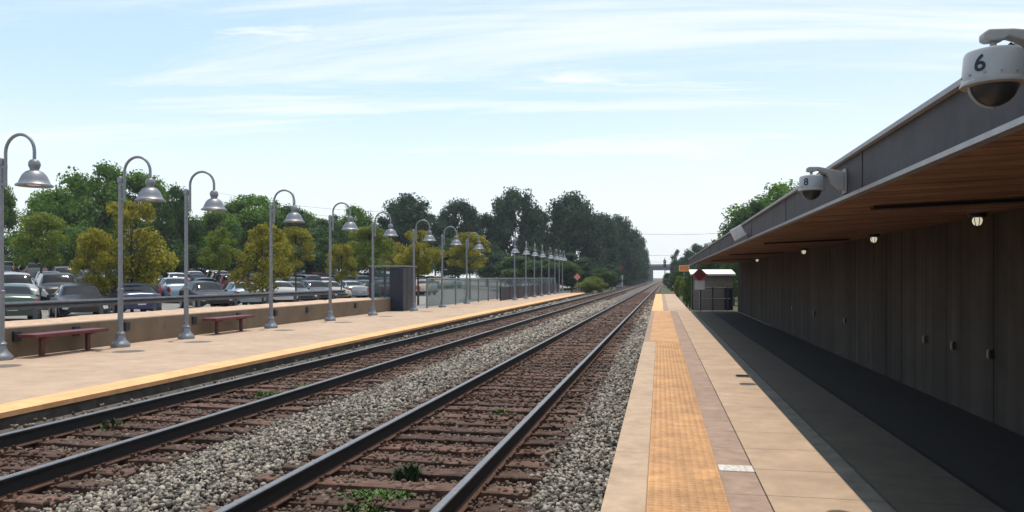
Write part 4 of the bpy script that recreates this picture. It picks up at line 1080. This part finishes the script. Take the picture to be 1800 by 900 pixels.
for k in SHAPE:
    P, reg, caps, x0, x1, W = car_surface(k, 64, 5)
    t_ = thing('parked_car', None, None)
    q = sub(P, reg[('body', 0)] + caps); sub(P, reg[('body', 1)], 1, q); q.build('body', [PAINT['white'], M['black']], t_)
    for (nm, sd__), fs in reg.items():
        if nm == 'body': continue
        sub(P, fs).build(nm, {'window': M['carglass'], 'headlight': M['headlight'], 'tail_light': M['taillight']}[nm], t_)
    MB().box(x0 - .02, x0 + .1, -.42, .42, .42, .54).build('grille', M['black'], t_, .01)
    MB().box(x1 - .02, x1 + .012, -.16, .16, .54, .64).build('number_plate', M['pale'], t_)
    for sy in (-1, 1): MB().lathe([(0, -.05), (.07, -.045), (.085, 0), (.06, .05), (0, .055)], 10, Matrix.Translation((SHAPE[k]['ws'][0] + .42, sy * (W + .07), SHAPE[k]['st'][3][2] + .10))).build('mirror', M['black'], t_)
    for x in (x0 + .88, x1 - .88):
        for sy in (-1, 1):
            w_ = MB().lathe([(.0, -.10), (.25, -.10), (.32, -.08), (.325, .08), (.25, .10), (.0, .10)], 18, Matrix.Translation((x, sy * (W - .07), .327)) @ Matrix.Rotation(R(90), 4, 'X')).build('wheel', M['tyre'], t_)
            MB().lathe([(.0, -.012), (.20, -.012), (.21, .012), (.0, .012)], 14, Matrix.Translation((x, sy * (W + .036), .327)) @ Matrix.Rotation(R(90), 4, 'X')).build('rim', M['rim'], w_)
    t_.location = (0, -500, 0); CARS[k] = t_
    P, reg, caps, x0, x1, W = car_surface(k, 40, 3)
    b = sub(P, reg[('body', 0)] + caps)
    for key, fs in reg.items():
        if key == ('body', 0): continue
        sub(P, fs, {'body': 2, 'window': 1, 'headlight': 3, 'tail_light': 4}[key[0]], b)
    for x in (x0 + .88, x1 - .88):
        for sy in (-1, 1): b.lathe([(.0, -.10), (.32, -.09), (.32, .09), (.0, .10)], 12, Matrix.Translation((x, sy * (W - .07), .322)) @ Matrix.Rotation(R(90), 4, 'X'), 2)
    o = b.build('parked_car', [PAINT['white'], M['carglass'], M['tyre'], M['headlight'], M['taillight']]); FAR[k] = o.data; bpy.data.objects.remove(o)
cr = random.Random(5)
ROWS = [(-23.4, 18, 98, 'in the front row behind the guard rail', True), (-29.3, 24, 106, 'in the second row, tail to tail with the front row', False),
        (-38.0, 36, 118, 'in the third row of the car park', False), (-43.8, 44, 120, 'in the fourth row, back to back with the third', False),
        (-56.0, 54, 128, 'in the fifth row of the car park', False), (-62.0, 60, 130, 'in the back row before the grey wall', False)]
weights = {'white': 3, 'silver': 4, 'black': 5, 'dark grey': 5, 'navy blue': 5, 'maroon': 3, 'pale blue': 2, 'beige': 1, 'dark green': 3}
for (x, y0, y1, where, full) in ROWS:
    combos = [(c, k) for c in PAINT for k in SHAPE if not (full and k == 'suv')]; cr.shuffle(combos)
    combos.sort(key=lambda ck: cr.random() ** (1 / (weights[ck[0]] * (.25 if full and ck[0] in ('white', 'pale blue', 'beige') else 1))), reverse=True)
    y = y0
    while y < y1 and combos:
        if cr.random() < .06: y += 3.2; continue
        c, k = combos.pop(0)
        o = copy_tree(CARS[k]) if full else bpy.data.objects.new('parked_car', FAR[k])
        if not full: COL.objects.link(o)
        xx = x + cr.uniform(-.3, .3)
        o.location = (xx, y, lot_z(xx) + .004); o.rotation_euler = (0, 0, R(-42) + cr.choice((0, math.pi)) + R(cr.uniform(-2, 2)))
        if full: repaint(o, 'body', PAINT[c])
        else: o.material_slots[0].link = 'OBJECT'; o.material_slots[0].material = PAINT[c]
        tag(o, f'{c} {k} parked {where}', 'car', 'cars parked beyond the far platform')
        y += 3.05 + cr.uniform(-.1, .2)
for k, t_ in CARS.items():
    for ch in list(t_.children_recursive): bpy.data.objects.remove(ch)
    bpy.data.objects.remove(t_)

# ------------------------------------------------------------------ haze
HAZE = 0.00035
if HAZE:
    hb = MB().box(-640, 640, -120, 900, -1.7, 40).build('haze', None)
    m = bpy.data.materials.new('haze air'); m.use_nodes = True; t = m.node_tree; t.nodes.remove(t.nodes['Principled BSDF'])
    pv = t.nodes.new('ShaderNodeVolumePrincipled'); pv.inputs['Density'].default_value = HAZE; pv.inputs['Color'].default_value = (.80, .88, 1, 1); pv.inputs['Anisotropy'].default_value = .3
    t.links.new(pv.outputs[0], t.nodes['Material Output'].inputs['Volume']); hb.data.materials.clear(); hb.data.materials.append(m); tag(hb, 'pale air haze over the line', 'haze', kind='stuff')
